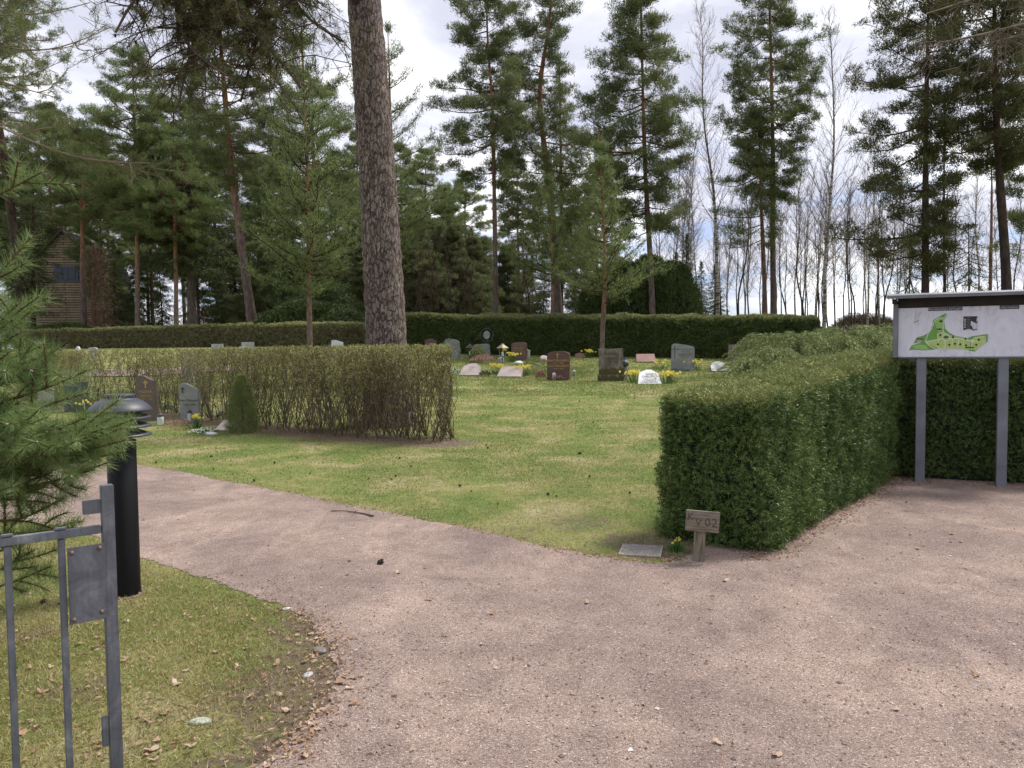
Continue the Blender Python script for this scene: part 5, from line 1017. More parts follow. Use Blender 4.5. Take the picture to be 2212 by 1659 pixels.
# ================================================================== INFORMATION BOARD
def board():
    bp = np.array([4.58, 8.6]); ax = np.array([.9, -.436]); ang = math.atan2(ax[1], ax[0]); root = thing('information_board', 'roofed information board with a green cemetery map on two grey posts', 'sign', (bp[0], bp[1], 0), ang)
    def bx(name, c, s, par, mat, bv=.003, rot=(0, 0, 0)):
        bm = bmesh.new(); bmesh.ops.create_cube(bm, size=1); bmesh.ops.scale(bm, vec=s, verts=bm.verts); bmesh.ops.bevel(bm, geom=bm.edges[:], offset=bv, segments=2, affect='EDGES'); me = bpy.data.meshes.new(name); bm.to_mesh(me); bm.free(); me.materials.append(MT[mat]); o = bpy.data.objects.new(name, me); COL.objects.link(o); o.parent = par; o.location = c; o.rotation_euler = rot; return o
    for x in (0, .776): bx('post', (x, .0, .70), (.098, .098, 1.40), root, 'post_paint', .005)
    xl, xr = -.235, 1.04; zc = (1.405 + 1.95) / 2
    bx('back_panel', ((xl + xr) / 2, .01, zc + .03), (xr - xl + .1, .09, .64), root, 'dark_wood')
    pan = bx('panel', ((xl + xr) / 2, -.045, zc), (xr - xl, .012, .545), root, 'panel', .001)
    bx('side_frame', (xl - .028, -.03, zc + .02), (.05, .13, .60), root, 'post_paint'); bx('side_frame', (xr + .028, -.03, zc + .02), (.05, .13, .60), root, 'post_paint')
    bx('bottom_frame', ((xl + xr) / 2, -.045, 1.396), (xr - xl, .05, .012), root, 'post_paint')
    bx('fascia', ((xl + xr) / 2, -.052, 2.018), (xr - xl, .03, .128), root, 'dark_wood')
    bx('fascia_side', (xl - .04, -.07, 2.025), (.05, .19, .05), root, 'dark_wood'); 
    rf = bx('roof', ((xl + xr) / 2, -.02, 2.095), (xr - xl + .24, .40, .022), root, 'roof_sheet', .004, (.10, 0, 0)); bx('roof_edge', (0, -.198, -.010), (xr - xl + .245, .008, .030), rf, 'post_paint', .002)
    pc = Vector(((xl + xr) / 2, -.045, zc))
    def m2(x, y):
        yb = 1158 + (x - 385) * .0027; yt = 430 - (x - 385) * .0328; return ((x - 680) * .000621 - pc.x, 1.405 + .545 * (yb - y) / (yb - yt) - pc.z)
    def pol(name, pts, mat, lay):
        P = [m2(*p) for p in pts]; tr = geometry.tessellate_polygon([[Vector((a, b, 0)) for a, b in P]]); g = G(); g.add([(a, -.0065 - .0006 * lay, b) for a, b in P], T=tr); return g
    gm = G()
    def add(pts, mi, lay):
        P = [m2(*p) for p in pts]; tr = np.array(geometry.tessellate_polygon([[Vector((a, b, 0)) for a, b in P]])); V = np.array([(a, -.0068 - .0007 * lay, b) for a, b in P])
        n = np.cross(V[tr[:, 1]] - V[tr[:, 0]], V[tr[:, 2]] - V[tr[:, 0]])[:, 1]; tr[n > 0] = tr[n > 0][:, ::-1]; gm.add(V, T=tr, m=mi)
    def strip(pts, w, mi, lay):
        for a, b in zip(pts[:-1], pts[1:]):
            a = np.array(a, float); b = np.array(b, float); d = unit(b - a); n = np.array([-d[1], d[0]]) * w / 2; a2 = a - d * w * .3; b2 = b + d * w * .3; add([a2 + n, b2 + n, b2 - n, a2 - n], mi, lay)
    def disc(x, y, rx, ry, mi, lay, n=14): add([(x + rx * math.cos(t * 2 * PI / n), y + ry * math.sin(t * 2 * PI / n)) for t in range(n)], mi, lay)
    add([(475, 1060), (520, 985), (640, 950), (735, 900), (780, 800), (820, 740), (845, 680), (850, 605), (930, 560), (1050, 500), (1072, 515), (1025, 620), (1040, 730), (1110, 800), (1200, 840), (1380, 880), (1445, 850), (1690, 815), (1690, 930), (1500, 1085), (1400, 1070), (1200, 1045), (900, 1050), (700, 1062), (560, 1050)], 0, 0)
    add([(600, 865), (700, 840), (780, 800), (740, 900), (690, 925), (545, 960)], 0, 0.3)
    add([(925, 815), (1020, 780), (1105, 830), (1380, 890), (1430, 920), (1420, 1055), (1240, 1030), (950, 1035), (770, 965), (750, 922), (930, 890)], 1, 1)
    add([(1470, 880), (1640, 850), (1650, 950), (1500, 1060), (1465, 1055)], 1, 1)
    add([(870, 620), (930, 580), (1020, 575), (1005, 640), (1000, 760), (940, 790), (900, 700)], 2, 1)
    add([(520, 1000), (600, 975), (740, 980), (790, 1050), (600, 1045)], 2, 1)
    add([(605, 900), (668, 895), (660, 930), (610, 935)], 6, 1.5)
    for pts, w in (([(735, 930), (930, 900), (1010, 880)], 14), ([(1105, 885), (1260, 885), (1430, 915)], 14), ([(840, 720), (780, 805), (735, 930), (800, 990), (900, 1042), (1240, 1040), (1400, 1065)], 13), ([(1030, 570), (1012, 640), (1012, 760), (1030, 815)], 12), ([(850, 700), (870, 620), (930, 575), (1030, 570), (1058, 510)], 10), ([(1045, 920), (1042, 1060)], 15), ([(940, 900), (942, 1038)], 8), ([(925, 890), (925, 812), (1012, 780)], 8), ([(1160, 895), (1148, 1035)], 9), ([(1256, 885), (1238, 1035)], 9), ([(1330, 905), (1315, 1040)], 9), ([(1455, 930), (1448, 1050)], 20), ([(1470, 920), (1490, 870), (1650, 848), (1655, 945), (1500, 1068)], 9), ([(1480, 925), (1650, 945)], 9)): strip(pts, w, 3, 2)
    disc(1058, 865, 56, 56, 3, 2.5, 24); disc(1058, 865, 44, 44, 2, 3, 24); add([(1435, 900), (1482, 898), (1482, 942), (1435, 940)], 3, 2.6)
    for x, y in ((968, 832), (1165, 862), (1355, 888), (1555, 902), (1518, 980), (1110, 978), (1195, 962), (1277, 972), (1365, 988), (935, 970)): disc(x, y, 17, 17, 4, 4)
    for x, y, a, b in ((975, 622, 28, 16), (952, 742, 44, 12), (1058, 862, 44, 14)): disc(x, y, a, b, 4, 4)
    add([(600, 882), (705, 882), (705, 897), (600, 897)], 4, 4); add([(1352, 1013), (1488, 1013), (1488, 1030), (1352, 1030)], 4, 4)
    add([(775, 422), (1305, 405), (1305, 455), (775, 470)], 4, 1); add([(1855, 384), (2138, 376), (2138, 432), (1855, 440)], 4, 1)
    add([(1318, 548), (1530, 545), (1530, 757), (1500, 750), (1490, 765), (1400, 755), (1318, 760)], 4, 1)
    for pts in ([(1435, 615), (1500, 650), (1525, 655), (1525, 740), (1470, 745), (1450, 700), (1430, 680)], [(1330, 752), (1400, 742), (1480, 752), (1440, 758), (1340, 762)], [(1522, 560), (1530, 600), (1510, 635)]): add(pts, 3 if 0 else 5, 2)
    for y, mi in ((592, 5), (618, 5), (648, 1), (678, 5), (712, 5)): add([(1333, y - 8), (1355, y - 8), (1355, y + 8), (1333, y + 8)], mi, 2)
    for y in (565, 595, 620, 650, 680, 710, 735): add([(1368, y - 2), (1424, y - 3), (1424, y + 1), (1368, y + 2)], 7, 2)
    rr = RS(9)
    for k in range(60):
        x = rr.uniform(400, 2500); y = rr.choice([rr.uniform(470, 560), rr.uniform(1060, 1140), rr.uniform(470, 1140)]); a = rr.uniform(1.2, 1.9) if y < 560 else rr.uniform(-.7, .7); l = rr.uniform(8, 34); strip([(x, y), (x + math.cos(a) * l, y + math.sin(a) * l)], 2.2, 7, .6)
    strip([(548, 645), (625, 610)], 7, 4, .9); strip([(400, 575), (460, 548)], 3, 4, .9)
    gm.build('map', [MT['map_green'], MT['map_lime'], MT['map_mid'], MT['map_white'], MT['map_black'], MT['ink_white'], MT['g_pink'], flat('scratches', (.30, .30, .34))], pan)
    for s, x, y, sz, sx in (('Norrahammars kyrkogård', 1040, 437, .036, .86), ('Information', 1996, 408, .040, .83)):
        a, b = m2(x, y); text_mesh(s, sz, MT['ink_white'], pan, (a, -.0086, b), name='title', ext=.0003, sx=sx)
    for x, y in ((968, 832), (1165, 862), (1355, 888), (1555, 902), (1518, 980), (1110, 978), (1195, 962), (1277, 972), (1365, 988), (935, 970)): pass
board()

# ================================================================== GRAVESTONES
PROFILES = {
    'square': [(-.5, 0), (.5, 0), (.5, 1), (-.5, 1)],
    'arch': [(-.5, 0), (.5, 0), (.5, .86)] + [(.5 * math.cos(t), .86 + .14 * math.sin(t)) for t in np.linspace(.25, PI - .25, 11)] + [(-.5, .86)],
    'peak': [(-.5, 0), (.5, 0), (.5, .84), (.3, .90), (.12, .985), (-.1, 1), (-.3, .93), (-.5, .86)],
    'wave': [(-.5, 0), (.5, 0), (.5, .90), (.3, .90), (.1, .95), (-.12, 1), (-.35, 1), (-.5, .95)],
    'slope': [(-.5, 0), (.5, 0), (.5, .82), (.35, .87), (.1, .93), (-.15, .99), (-.38, 1), (-.5, .93)],
    'rough': [(-.44, 0), (.46, 0), (.5, .3), (.47, .72), (.40, .84), (.05, .97), (-.2, 1), (-.36, .95), (-.46, .8), (-.5, .35)],
    'roughlow': [(-.48, 0), (.48, 0), (.5, .5), (.48, .85), (.42, .97), (.1, 1), (-.3, .98), (-.44, .93), (-.5, .7)],
    'leanarch': [(-.5, 0), (.5, 0), (.5, .62), (.3, .82), (0, .95), (-.25, 1), (-.42, .94), (-.5, .8)],
    'tab_peak': [(-.5, 0), (.5, 0), (.42, .72), (.12, 1), (-.08, 1), (-.4, .8)],
    'tab': [(-.5, 0), (.5, 0), (.47, 1), (-.46, 1)],
    'tab_round': [(-.5, 0), (.5, 0), (.46, .5), (.3, .85), (.05, 1), (-.2, .95), (-.42, .6)],
    'kv': [(-.5, 0), (.5, 0), (.5, .78), (.44, .87), (.2, .92), (-.2, .99), (-.36, 1), (-.48, .93), (-.5, .85)]}
def slab_mesh(name, prof, w, h, t, mat, parent, rough=0, seed=0, bev=.008):
    bm = bmesh.new(); vs = [bm.verts.new((x * w, -t / 2, z * h)) for x, z in prof]; f = bm.faces.new(vs)
    ex = bmesh.ops.extrude_face_region(bm, geom=[f]); bmesh.ops.translate(bm, vec=(0, t, 0), verts=[v for v in ex['geom'] if isinstance(v, bmesh.types.BMVert)])
    bmesh.ops.recalc_face_normals(bm, faces=bm.faces[:]); bmesh.ops.bevel(bm, geom=bm.edges[:], offset=bev, segments=2, affect='EDGES', clamp_overlap=True)
    if rough:
        bmesh.ops.triangulate(bm, faces=bm.faces[:]); bmesh.ops.subdivide_edges(bm, edges=[e for e in bm.edges if e.calc_length() > .12], cuts=3, use_grid_fill=True); bmesh.ops.triangulate(bm, faces=bm.faces[:])
        C = np.array([v.co[:] for v in bm.verts]); D = np.c_[nz(C, 14, seed), nz(C, 15, seed + 1), nz(C, 13, seed + 2)] * rough + RS(seed).normal(0, rough * .35, C.shape)
        for v, dd in zip(bm.verts, D): v.co += Vector(dd) if v.co.z > .01 else Vector((dd[0], dd[1], 0))
    me = bpy.data.meshes.new(name); bm.to_mesh(me); bm.free(); me.materials.append(MT[mat]); o = bpy.data.objects.new(name, me); COL.objects.link(o); o.parent = parent; return o
GG = 'gravestones on the lawn'
def stone(label, u, vb, wp, hp, prof, mat, t=.14, yaw=-.25, plinth=None, lines=(), rough=0, lean=0, depth=None, cross=None, seed=1, name='gravestone', moss=False):
    h = hit(u, vb)
    if depth: x = at(u, vb, depth)[0]; h = np.array([x, depth, float(zg(x, depth))]); hp = hp + (at(u, vb, depth)[2] - h[2]) / m_px(depth)
    s = m_px(h[1]); w = wp * s / math.cos(yaw) * .93; H = hp * s
    root = thing(name, label, 'gravestone', tuple(h), yaw, GG); z0 = 0
    if plinth:
        ph, pw = plinth; ph *= s; slab_mesh('plinth', PROFILES['square'], w * pw, ph + .03, t * 1.35, mat, root, rough * .5, seed).location = (0, 0, -.03); z0 = ph; H -= ph
    if lean: H = H / math.cos(lean) if lean < 1 else H / max(.3, math.cos(lean))
    sl_ = slab_mesh('slab', PROFILES[prof], w, H, t, mat, root, rough, seed); sl_.location = (0, 0, z0 - (.0 if plinth else .02)); sl_.rotation_euler = (-lean, 0, 0)
    for (txt, size, zf, m_, *xo) in lines: text_mesh(txt, size * H, MT[m_], sl_, ((xo[0] * w if xo else 0), -t / 2 - .003 - rough, zf * H), sx=.9)
    if cross:
        cx, cz, ch, m_ = cross; g = G(); g.box((cx * w, -t / 2 - .0035 - rough, cz * H), (.012 * H + .001, .003, ch * H / 2)); g.box((cx * w, -t / 2 - .0045 - rough, (cz + ch * .2) * H), (ch * H * .28, .003, .012 * H + .001)); g.build('cross', MT[m_], sl_)
    return root, h, s
stone('red brown granite stone with gilt cross and two gilded names on the lawn', 1207, 821, 50, 63, 'arch', 'g_red', .17, -.32, (8, 1.02), [('BERNT BERGGREN', .115, .62, 'gold'), ('* 1912  † 2000', .08, .51, 'gold'), ('GULLY BERGGREN', .115, .41, 'gold'), ('* 1920  † 2007', .08, .30, 'gold')], cross=(-.02, .82, .22, 'gold'))
stone('square brown stone with dark moss on its lower part before the young pine', 1320, 823, 56, 70, 'square', 'mossy', .16, -.12, (14, 1.1), [('SVEN ERIK', .12, .80, 'ink_soft'), ('KLASSON', .11, .62, 'ink_soft'), ('* 1911  † 1970', .08, .48, 'ink_soft')], rough=.006)
stone('low white tilted tablet with dark lettering between two daffodil clumps', 1403, 830, 54, 30, 'tab_peak', 'g_white', .09, -.1, None, [('GÖSTA', .17, .66, 'ink', .1), ('CARLSSON', .17, .50, 'ink', .05), ('* 1911 † 1986', .12, .37, 'ink', .05), ('MAJKEN', .16, .24, 'ink', .02), ('CARLSSON', .16, .10, 'ink')], lean=.9)
stone('grey polished stone with sloping top and long dark cross at the right', 1475, 800, 52, 58, 'kv', 'g_grey', .18, -.1, (11, 1.0), [('NILS KVARNSTRÖM', .085, .72, 'ink', .1), ('* 1901  † 1986', .07, .62, 'ink', .08), ('HANS MAKA INEZ', .085, .50, 'ink', .08), ('* 1911  † 1990', .07, .40, 'ink', .08)], cross=(-.36, .62, .62, 'ink'))
stone('square brown stone partly behind the spreading juniper', 1597, 780, 50, 37, 'square', 'g_greybrown', .14, -.05, None, [('SANDAHL', .16, .72, 'ink_soft'), ('* 1910', .12, .5, 'ink_soft')])
stone('flat rough pale grey slab left of the spreading juniper', 1558, 803, 48, 20, 'tab_round', 'g_grey', .12, .05, None, [], .012, 1.0)
stone('low red granite tablet before the long dark hedge at right', 1396, 783, 46, 17, 'tab', 'g_redlow', .12, -.05, None, [], lean=.95)
stone('low reddish stone half hidden behind yellow daffodils near the hedge', 1252, 773, 26, 11, 'tab_round', 'g_redlow', .14, 0, None, [], lean=.3)
stone('pale pink shell shaped stone behind the gilt lettered stone', 1177, 780, 22, 12, 'tab_round', 'g_pink', .12, .3, None, [], lean=.7)
stone('white tilted tablet with a shallow peak left of the first daffodils', 1013, 812, 50, 25, 'tab_peak', 'g_pink', .13, -.35, None, [('Lennart', .13, .7, 'ink_pale'), ('Birgit', .13, .45, 'ink_pale')], lean=.85)
stone('pinkish tilted tablet with a framed inscription between two daffodil clumps', 1099, 815, 56, 21, 'tab', 'g_pink', .12, -.3, None, [('Karlsson', .15, .7, 'ink_pale', .15), ('Greta', .13, .45, 'ink_pale', .15)], lean=1.0)
stone('rough hewn upright grey stone with a small base near the long hedge', 977, 776, 37, 45, 'rough', 'g_rough', .2, -.25, (5, .86), [], .014)
stone('red brown arched stone close to the dark hedge behind the white dove', 931, 762, 28, 32, 'peak', 'g_red', .14, 0, None, [('ANDERSSON', .11, .62, 'ink_pale'), ('* 1920 † 1995', .08, .45, 'ink_pale')])
dv = stone('low brown stone with a white dove sitting on its top', 941, 772, 30, 20, 'leanarch', 'g_brown2', .14, -.3)
stone('broad low grey stone with rounded corners behind the fir wreath', 1041, 776, 40, 34, 'roughlow', 'g_rough', .16, -.1, None, [], .01)
stone('brown arched stone carved with a golden rising sun', 1122, 778, 34, 39, 'arch', 'g_brown2', .2, -.3, (4, 1.05), [('Artursson', .15, .62, 'gold'), ('Irene   Gunnar', .10, .47, 'gold'), ('* 1930  * 1928', .08, .32, 'gold')])
stone('reddish brown sloping stone just behind the sun carved stone', 1106, 762, 28, 33, 'leanarch', 'g_brown2', .14, -.1, None, [('Nilsson', .14, .5, 'ink_pale')])
# left group
GGy = -.18
stone('tall brown stone with wavy top and gilt cross behind the lamp', 320, 909, 44, 100, 'wave', 'g_brown', .17, .12, None, [('VILDIVA', .085, .66, 'gold', -.03), ('ANTON', .065, .565, 'gold', 0), ('* 1910 † 1985', .05, .50, 'gold')], cross=(.0, .82, .17, 'gold'))
stone('pale grey stone with rough edge and dark cross right of the tall brown stone', 412, 911, 44, 86, 'slope', 'g_grey', .15, .08, None, [('Hans Dünypert', .085, .57, 'ink_soft'), ('* 1912  † 1981', .06, .46, 'ink_soft')], cross=(-.3, .83, .16, 'ink'))
stone('charcoal square stone half hidden by the sapling needles', 166, 889, 50, 66, 'square', 'g_dark', .14, .1)
stone('light grey square stone behind the sapling near the left edge', 100, 885, 32, 48, 'square', 'g_lgrey', .12, .1)
stone('low red granite tablet beside the small olive conifer', 481, 931, 40, 21, 'tab', 'g_pink', .10, -.4, None, [('Erik', .2, .55, 'ink_pale')], lean=.95)
# beyond the twiggy hedge
for lab, u, v, w, hp, pf, mt, d in (('white stone with small dark carved ornament left of the big trunk', 729, 757, 27, 24, 'slope', 'g_white', 31), ('pale square stone left of a lower one beyond the twiggy hedge', 470, 757, 26, 15, 'square', 'g_lgrey', 32), ('low pale stone right of the square pale stone', 490, 757, 27, 8, 'square', 'g_lgrey', 30),
                                 ('grey square stone with light lettering beyond the twiggy hedge', 536, 757, 28, 19, 'square', 'g_lgrey', 32), ('low white rounded stone before the grey square one', 527, 757, 28, 10, 'roughlow', 'g_white', 30), ('rounded pale stone seen through the twiggy hedge top', 405, 760, 27, 8, 'arch', 'g_lgrey', 25), ('small white stone top showing over the hedge far left', 169, 757, 12, 10, 'tab_peak', 'g_white', 31), ('small grey rounded stone top beside the white one far left', 201, 757, 20, 8, 'arch', 'g_lgrey', 31)):
    stone(lab, u, v, w, hp, pf, mt, .13, 0, depth=d, lines=([('Erna', .2, .6, 'ink_pale')] if w > 25 and hp > 14 else ()))

# dove
def dove():
    root, h, s = dv; z = 21 * s; o = thing('white_dove', 'white dove figure sitting on the low brown stone', 'ornament', (h[0] - .09, h[1], h[2] + z - .03), .5)
    g = G(); g.tube(smooth_pts([(-.13, 0, .02), (-.05, 0, .05), (.03, 0, .08), (.06, 0, .12)], 12), [.01, .03, .045, .06, .065, .065, .06, .05, .042, .036, .034, .03], 12); g.lathe([(.001, -.035), (.03, -.02), (.038, 0), (.028, .025), (.001, .036)], (.065, 0, .165), 12)
    g.segs([(.095, 0, .165)], [(.125, 0, .158)], .01, .002, 6); g.build('body', MT['g_white'], o, True)
dove()
# ------------------------------------------------------------------ flowers and grave ornaments
def flowers(name, label, u, v, hgt, n, mat, wid, seed, nleaf=40, cat='flowers', group=None, fs=.045, leafmat_='green_bright', loc=None):
    r = RS(seed); h = hit(u, v) if loc is None else loc; root = thing(name, label, cat, tuple(h), 0, group); g = G(); P = np.c_[r.normal(0, wid * .35, (nleaf, 2)), np.zeros(nleaf)]; D = unit(np.c_[P[:, :2] * 1.2 / max(wid, .05) + r.normal(0, .15, (nleaf, 2)), np.ones(nleaf)])
    g.tri(P, D, r.uniform(.6, 1.0, nleaf) * hgt, .018, r.uniform(0, 1, nleaf), r); g.build('leaves', MT[leafmat_], root)
    g = G()
    for i in range(n):
        c = np.array([r.normal(0, wid * .5), r.normal(0, wid * .35), hgt * r.uniform(.75, 1.12)]); f = unit(np.array([r.normal(0, .6), -1 + r.normal(0, .5), .35])); e1 = unit(np.cross(f, [0, 0, 1.])); e2 = np.cross(f, e1)
        for k in range(6):
            a = k * PI / 3; d = e1 * math.cos(a) + e2 * math.sin(a); sd_ = np.cross(f, d); g.add([c, c + d * fs * .5 + sd_ * fs * .28, c + d * fs, c + d * fs * .5 - sd_ * fs * .28], Q=[[0, 1, 2, 3]], R=r.uniform(.3, .9))
        g.segs([c], [c + f * fs * .55], fs * .22, fs * .34, 7, .2); g.segs([c * [.6, .6, .1]], [c], .004, .004, 3, .5, m=1)
    g.build('blooms', [MT[mat], MT[leafmat_]], root); return root
GD = 'daffodil clumps among the graves'
for i, (lab, u, v, hg, n, w) in enumerate([('daffodils between the tan lantern and the sun carved stone', 1106, 782, .34, 26, .28), ('daffodils between the two pale tilted tablets', 1073, 808, .32, 22, .24), ('daffodils right of the pinkish tilted tablet', 1131, 812, .32, 24, .24), ('daffodils beside the low reddish stone near the long hedge', 1272, 773, .30, 20, .26),
                                       ('daffodils left of the low white tablet', 1368, 826, .32, 26, .26), ('daffodils right of the low white tablet', 1441, 829, .34, 34, .30), ('daffodils at the right foot of the grey polished stone', 1500, 800, .34, 22, .26), ('sparse daffodils left of the grey polished stone', 1426, 798, .30, 10, .34),
                                       ('small daffodils in the shade behind the dark lantern', 1003, 764, .2, 10, .3), ('daffodils left behind the red gilt lettered stone', 1240, 769, .25, 8, .14), ('daffodils behind the tan lantern glass', 1090, 770, .3, 10, .12), ('daffodils among white pansies near the lamp', 424, 925, .24, 14, .12)]):
    flowers('daffodil_clump', lab, u, v, hg, n, 'yellow', w, 700 + i, group=GD, fs=.05 if u > 500 else .032)
flowers('daffodil_clump', 'few yellow daffodils beside the charcoal stone at left', 183, 895, .3, 7, 'yellow', .3, 720, group=GD, fs=.035)
flowers('daffodil_clump', 'tiny wild yellow blooms beside the plank sign post', 1460, 1190, .09, 8, 'yellow', .07, 721, 60, fs=.012)
def tuftplant(name, label, u, v, mat, rad, hgt, n, seed, bl=.05, bw=.012, cat='flowers', base='green_bright', bn=200):
    r = RS(seed); h = hit(u, v); root = thing(name, label, cat, tuple(h)); 
    def sh(n, k): th = r.uniform(0, 6.28, n); q = np.sqrt(r.uniform(0, 1, n)); return np.c_[np.cos(th) * q * rad, np.sin(th) * q * rad, hgt * k * np.sqrt(1 - q ** 2 * .85) * r.uniform(.55, 1, n)]
    g = G(); P = sh(bn, .75); g.tri(P, unit(r.normal(size=(bn, 3)) + [0, 0, .5]), bl, bw, r.uniform(0, 1, bn), r); g.build('leaves', MT[base], root)
    g = G(); P = sh(n, 1.0); g.leaf(P, unit(r.normal(0, .5, (n, 3)) + [0, 0, 1]), bl, bw * 1.4, r.uniform(0, 1, n), r); g.build('blooms', MT[mat], root); return root
tuftplant('heather', 'pale pink heather cushion in front of the broad grey stone', 1044, 786, 'pink_fl', .5, .34, 500, 731, .08, .016)
tuftplant('fir_wreath', 'fir twig wreath with red ribbon against the broad grey stone', 1033, 783, 'juniper', .34, .7, 500, 732, .09, .02, 'wreath', 'spruce', 700)
tuftplant('heather', 'magenta heather left of the gilt lettered stone', 1168, 820, 'magenta_fl', .17, .26, 260, 733)
tuftplant('heather', 'reddish pink heather at the foot of the gilt lettered stone', 1206, 822, 'pink_fl', .22, .16, 260, 734)
tuftplant('white_flowers', 'white blossoms left of the first tilted tablet', 980, 810, 'white_fl', .26, .3, 70, 735, .06, .02)
tuftplant('green_plant', 'dark green cushion plant right of the first tilted tablet', 1047, 812, 'white_fl', .22, .22, 20, 736, .07, .014, 'plant', 'spruce', 500)
tuftplant('heather', 'brown green juniper cushion before the pink shell stone', 1152, 786, 'juniper', .3, .24, 260, 737, .07, .016, 'plant', 'juniper', 400)
tuftplant('heather', 'dried reddish heather left of the gilt stone', 1172, 785, 'dry_leaf', .3, .18, 260, 738, .07, .014)
tuftplant('blue_flowers', 'small violet pansies before the red tablet', 1341, 780, 'violet_fl', .22, .16, 70, 739, .06, .03)
tuftplant('blue_flowers', 'violet pansies at the foot of the grey polished stone', 1465, 803, 'violet_fl', .4, .10, 50, 740, .05, .025)
tuftplant('white_flowers', 'white flowers behind the red low stone near the hedge', 1256, 770, 'white_fl', .3, .2, 30, 741, .06, .02)
tuftplant('heather', 'pale lilac heather between candle jar and grey stone', 378, 924, 'pink_fl', .26, .14, 300, 742, .03, .008)
tuftplant('heather', 'small lilac heather beside the dark candle lantern', 402, 919, 'pink_fl', .08, .13, 120, 743, .03, .008)
tuftplant('white_pansies', 'white pansies at the front of the low red tablet', 440, 937, 'white_fl', .26, .10, 60, 744, .035, .03)
tuftplant('white_pansies', 'white pansies by the upper edge of the red tablet', 480, 905, 'white_fl', .13, .2, 34, 745, .035, .028)
tuftplant('blue_flowers', 'violet spring bulbs between the two upright left stones', 363, 890, 'violet_fl', .12, .22, 30, 746, .04, .02)
# small conifer
def small_conifer():
    r = RS(751); h = hit(524, 934); root = thing('conifer_shrub', 'small olive green cone shaped conifer in front of the twiggy hedge', 'shrub', tuple(h)); g = G(); n = 5200; z = r.uniform(0, 1, n) ** .9; a = r.uniform(0, 6.28, n); s = m_px(h[1]); W = np.interp(z, [0, .25, .6, .85, 1], [36, 34, 24, 15, 3]) * s * (1 + .15 * np.sin(a * 5 + z * 9)); q = r.uniform(.55, 1, n)
    P = np.c_[np.cos(a) * W * q, np.sin(a) * W * q, z * 122 * s]; D = unit(np.c_[np.cos(a), np.sin(a), 1.1 + 0 * a] + r.normal(0, .35, (n, 3))); g.tri(P, D, r.uniform(.04, .08, n), .010, np.clip(r.normal(.35, .2, n), 0, 1), r); K = n * 3
    P2 = np.repeat(P, 3, 0) + r.normal(0, .02, (K, 3)); g.tri(P2, unit(np.repeat(D, 3, 0) + r.normal(0, .5, (K, 3))), .03, .008, np.clip(r.normal(.4, .2, K), 0, 1), r); g.build('foliage', MT['juniper'], root)
    g = G(); g.tube([(0, 0, 0), (.01, 0, .4), (0, 0, .85)], [.03, .02, .008], 7, R=.4); g.build('stem', MT['dead'], root)
small_conifer()
# candles and lanterns
def jar(label, u, v, rad, hgt, glass, lid, post=0, name='candle_jar'):
    h = hit(u, v); root = thing(name, label, 'grave candle', tuple(h)); g = G(); g.lathe([(.0001, .002), (rad * .85, .002), (rad, hgt * .1), (rad, hgt * .62), (rad * .9, hgt * .70), (.0001, hgt * .7)], k=18); g.build('glass', MT[glass], root, True)
    g = G(); g.lathe([(rad * .98, hgt * .71), (rad * 1.02, hgt * .86), (rad * .8, hgt * .9), (rad * .35, hgt * .92), (rad * .3, hgt), (.0001, hgt)], k=18); g.build('lid', MT[lid], root, True)
jar('white glass candle jar with dark lid beside the tall brown stone', 347, 919, .062, .25, 'wax', 'grey_lid')
jar('dark capped candle jar in front of the pale grey stone', 373 + 37, 912, .04, .26, 'wax', 'grey_lid')
jar('small pale candle pot under the tan lantern', 1082, 785, .11, .24, 'g_lgrey', 'wax')
jar('small grey jar right of the gilt lettered stone', 1240, 812, .05, .2, 'g_grey', 'wax')
jar('small white vase at the foot of the gilt lettered stone', 1197, 822, .06, .26, 'g_lgrey', 'wax', name='vase')
jar('pale stone pot right of the sun carved stone', 1138, 776, .14, .42, 'g_lgrey', 'g_lgrey', name='flower_pot')
def lantern(label, u, v, s, hgt, mat, stick):
    h = hit(u, v); root = thing('lantern', label, 'lantern', tuple(h)); 
    if stick: g = G(); g.tube([(0, 0, 0), (0, 0, stick * .5), (0, 0, stick)], .012, 8); g.build('stake', MT['grey_lid'], root, True)
    z = stick; g = G(); g.box((0, 0, z + .015), (s * .75, s * .75, .012))
    for a in (-1, 1):
        for b in (-1, 1): g.segs([(a * s * .7, b * s * .7, z + .02)], [(a * s, b * s, z + hgt * .65)], .008, .008, 4)
    g.build('frame', MT[mat], root); g = G(); g.lathe([(s * 1.7, z + hgt * .64), (s * 1.6, z + hgt * .67), (s * .4, z + hgt * .92), (s * .25, z + hgt), (.0001, z + hgt)], k=4); g.build('roof', MT[mat], root)
    g = G(); g.lathe([(s * .3, z + .03), (s * .3, z + hgt * .35), (.0001, z + hgt * .35)], k=10); g.build('candle', MT['wax'], root, True)
lantern('tan metal lantern on a stake before the sun carved stone', 1086, 786, .14, .5, 'bronze', .28)
lantern('dark metal lantern left of the broad grey stone', 1015, 772, .12, .5, 'grey_lid', .08)
lantern('small dark lantern beside the white stone left of big trunk', 742, 775, .08, .36, 'grey_lid', .0)
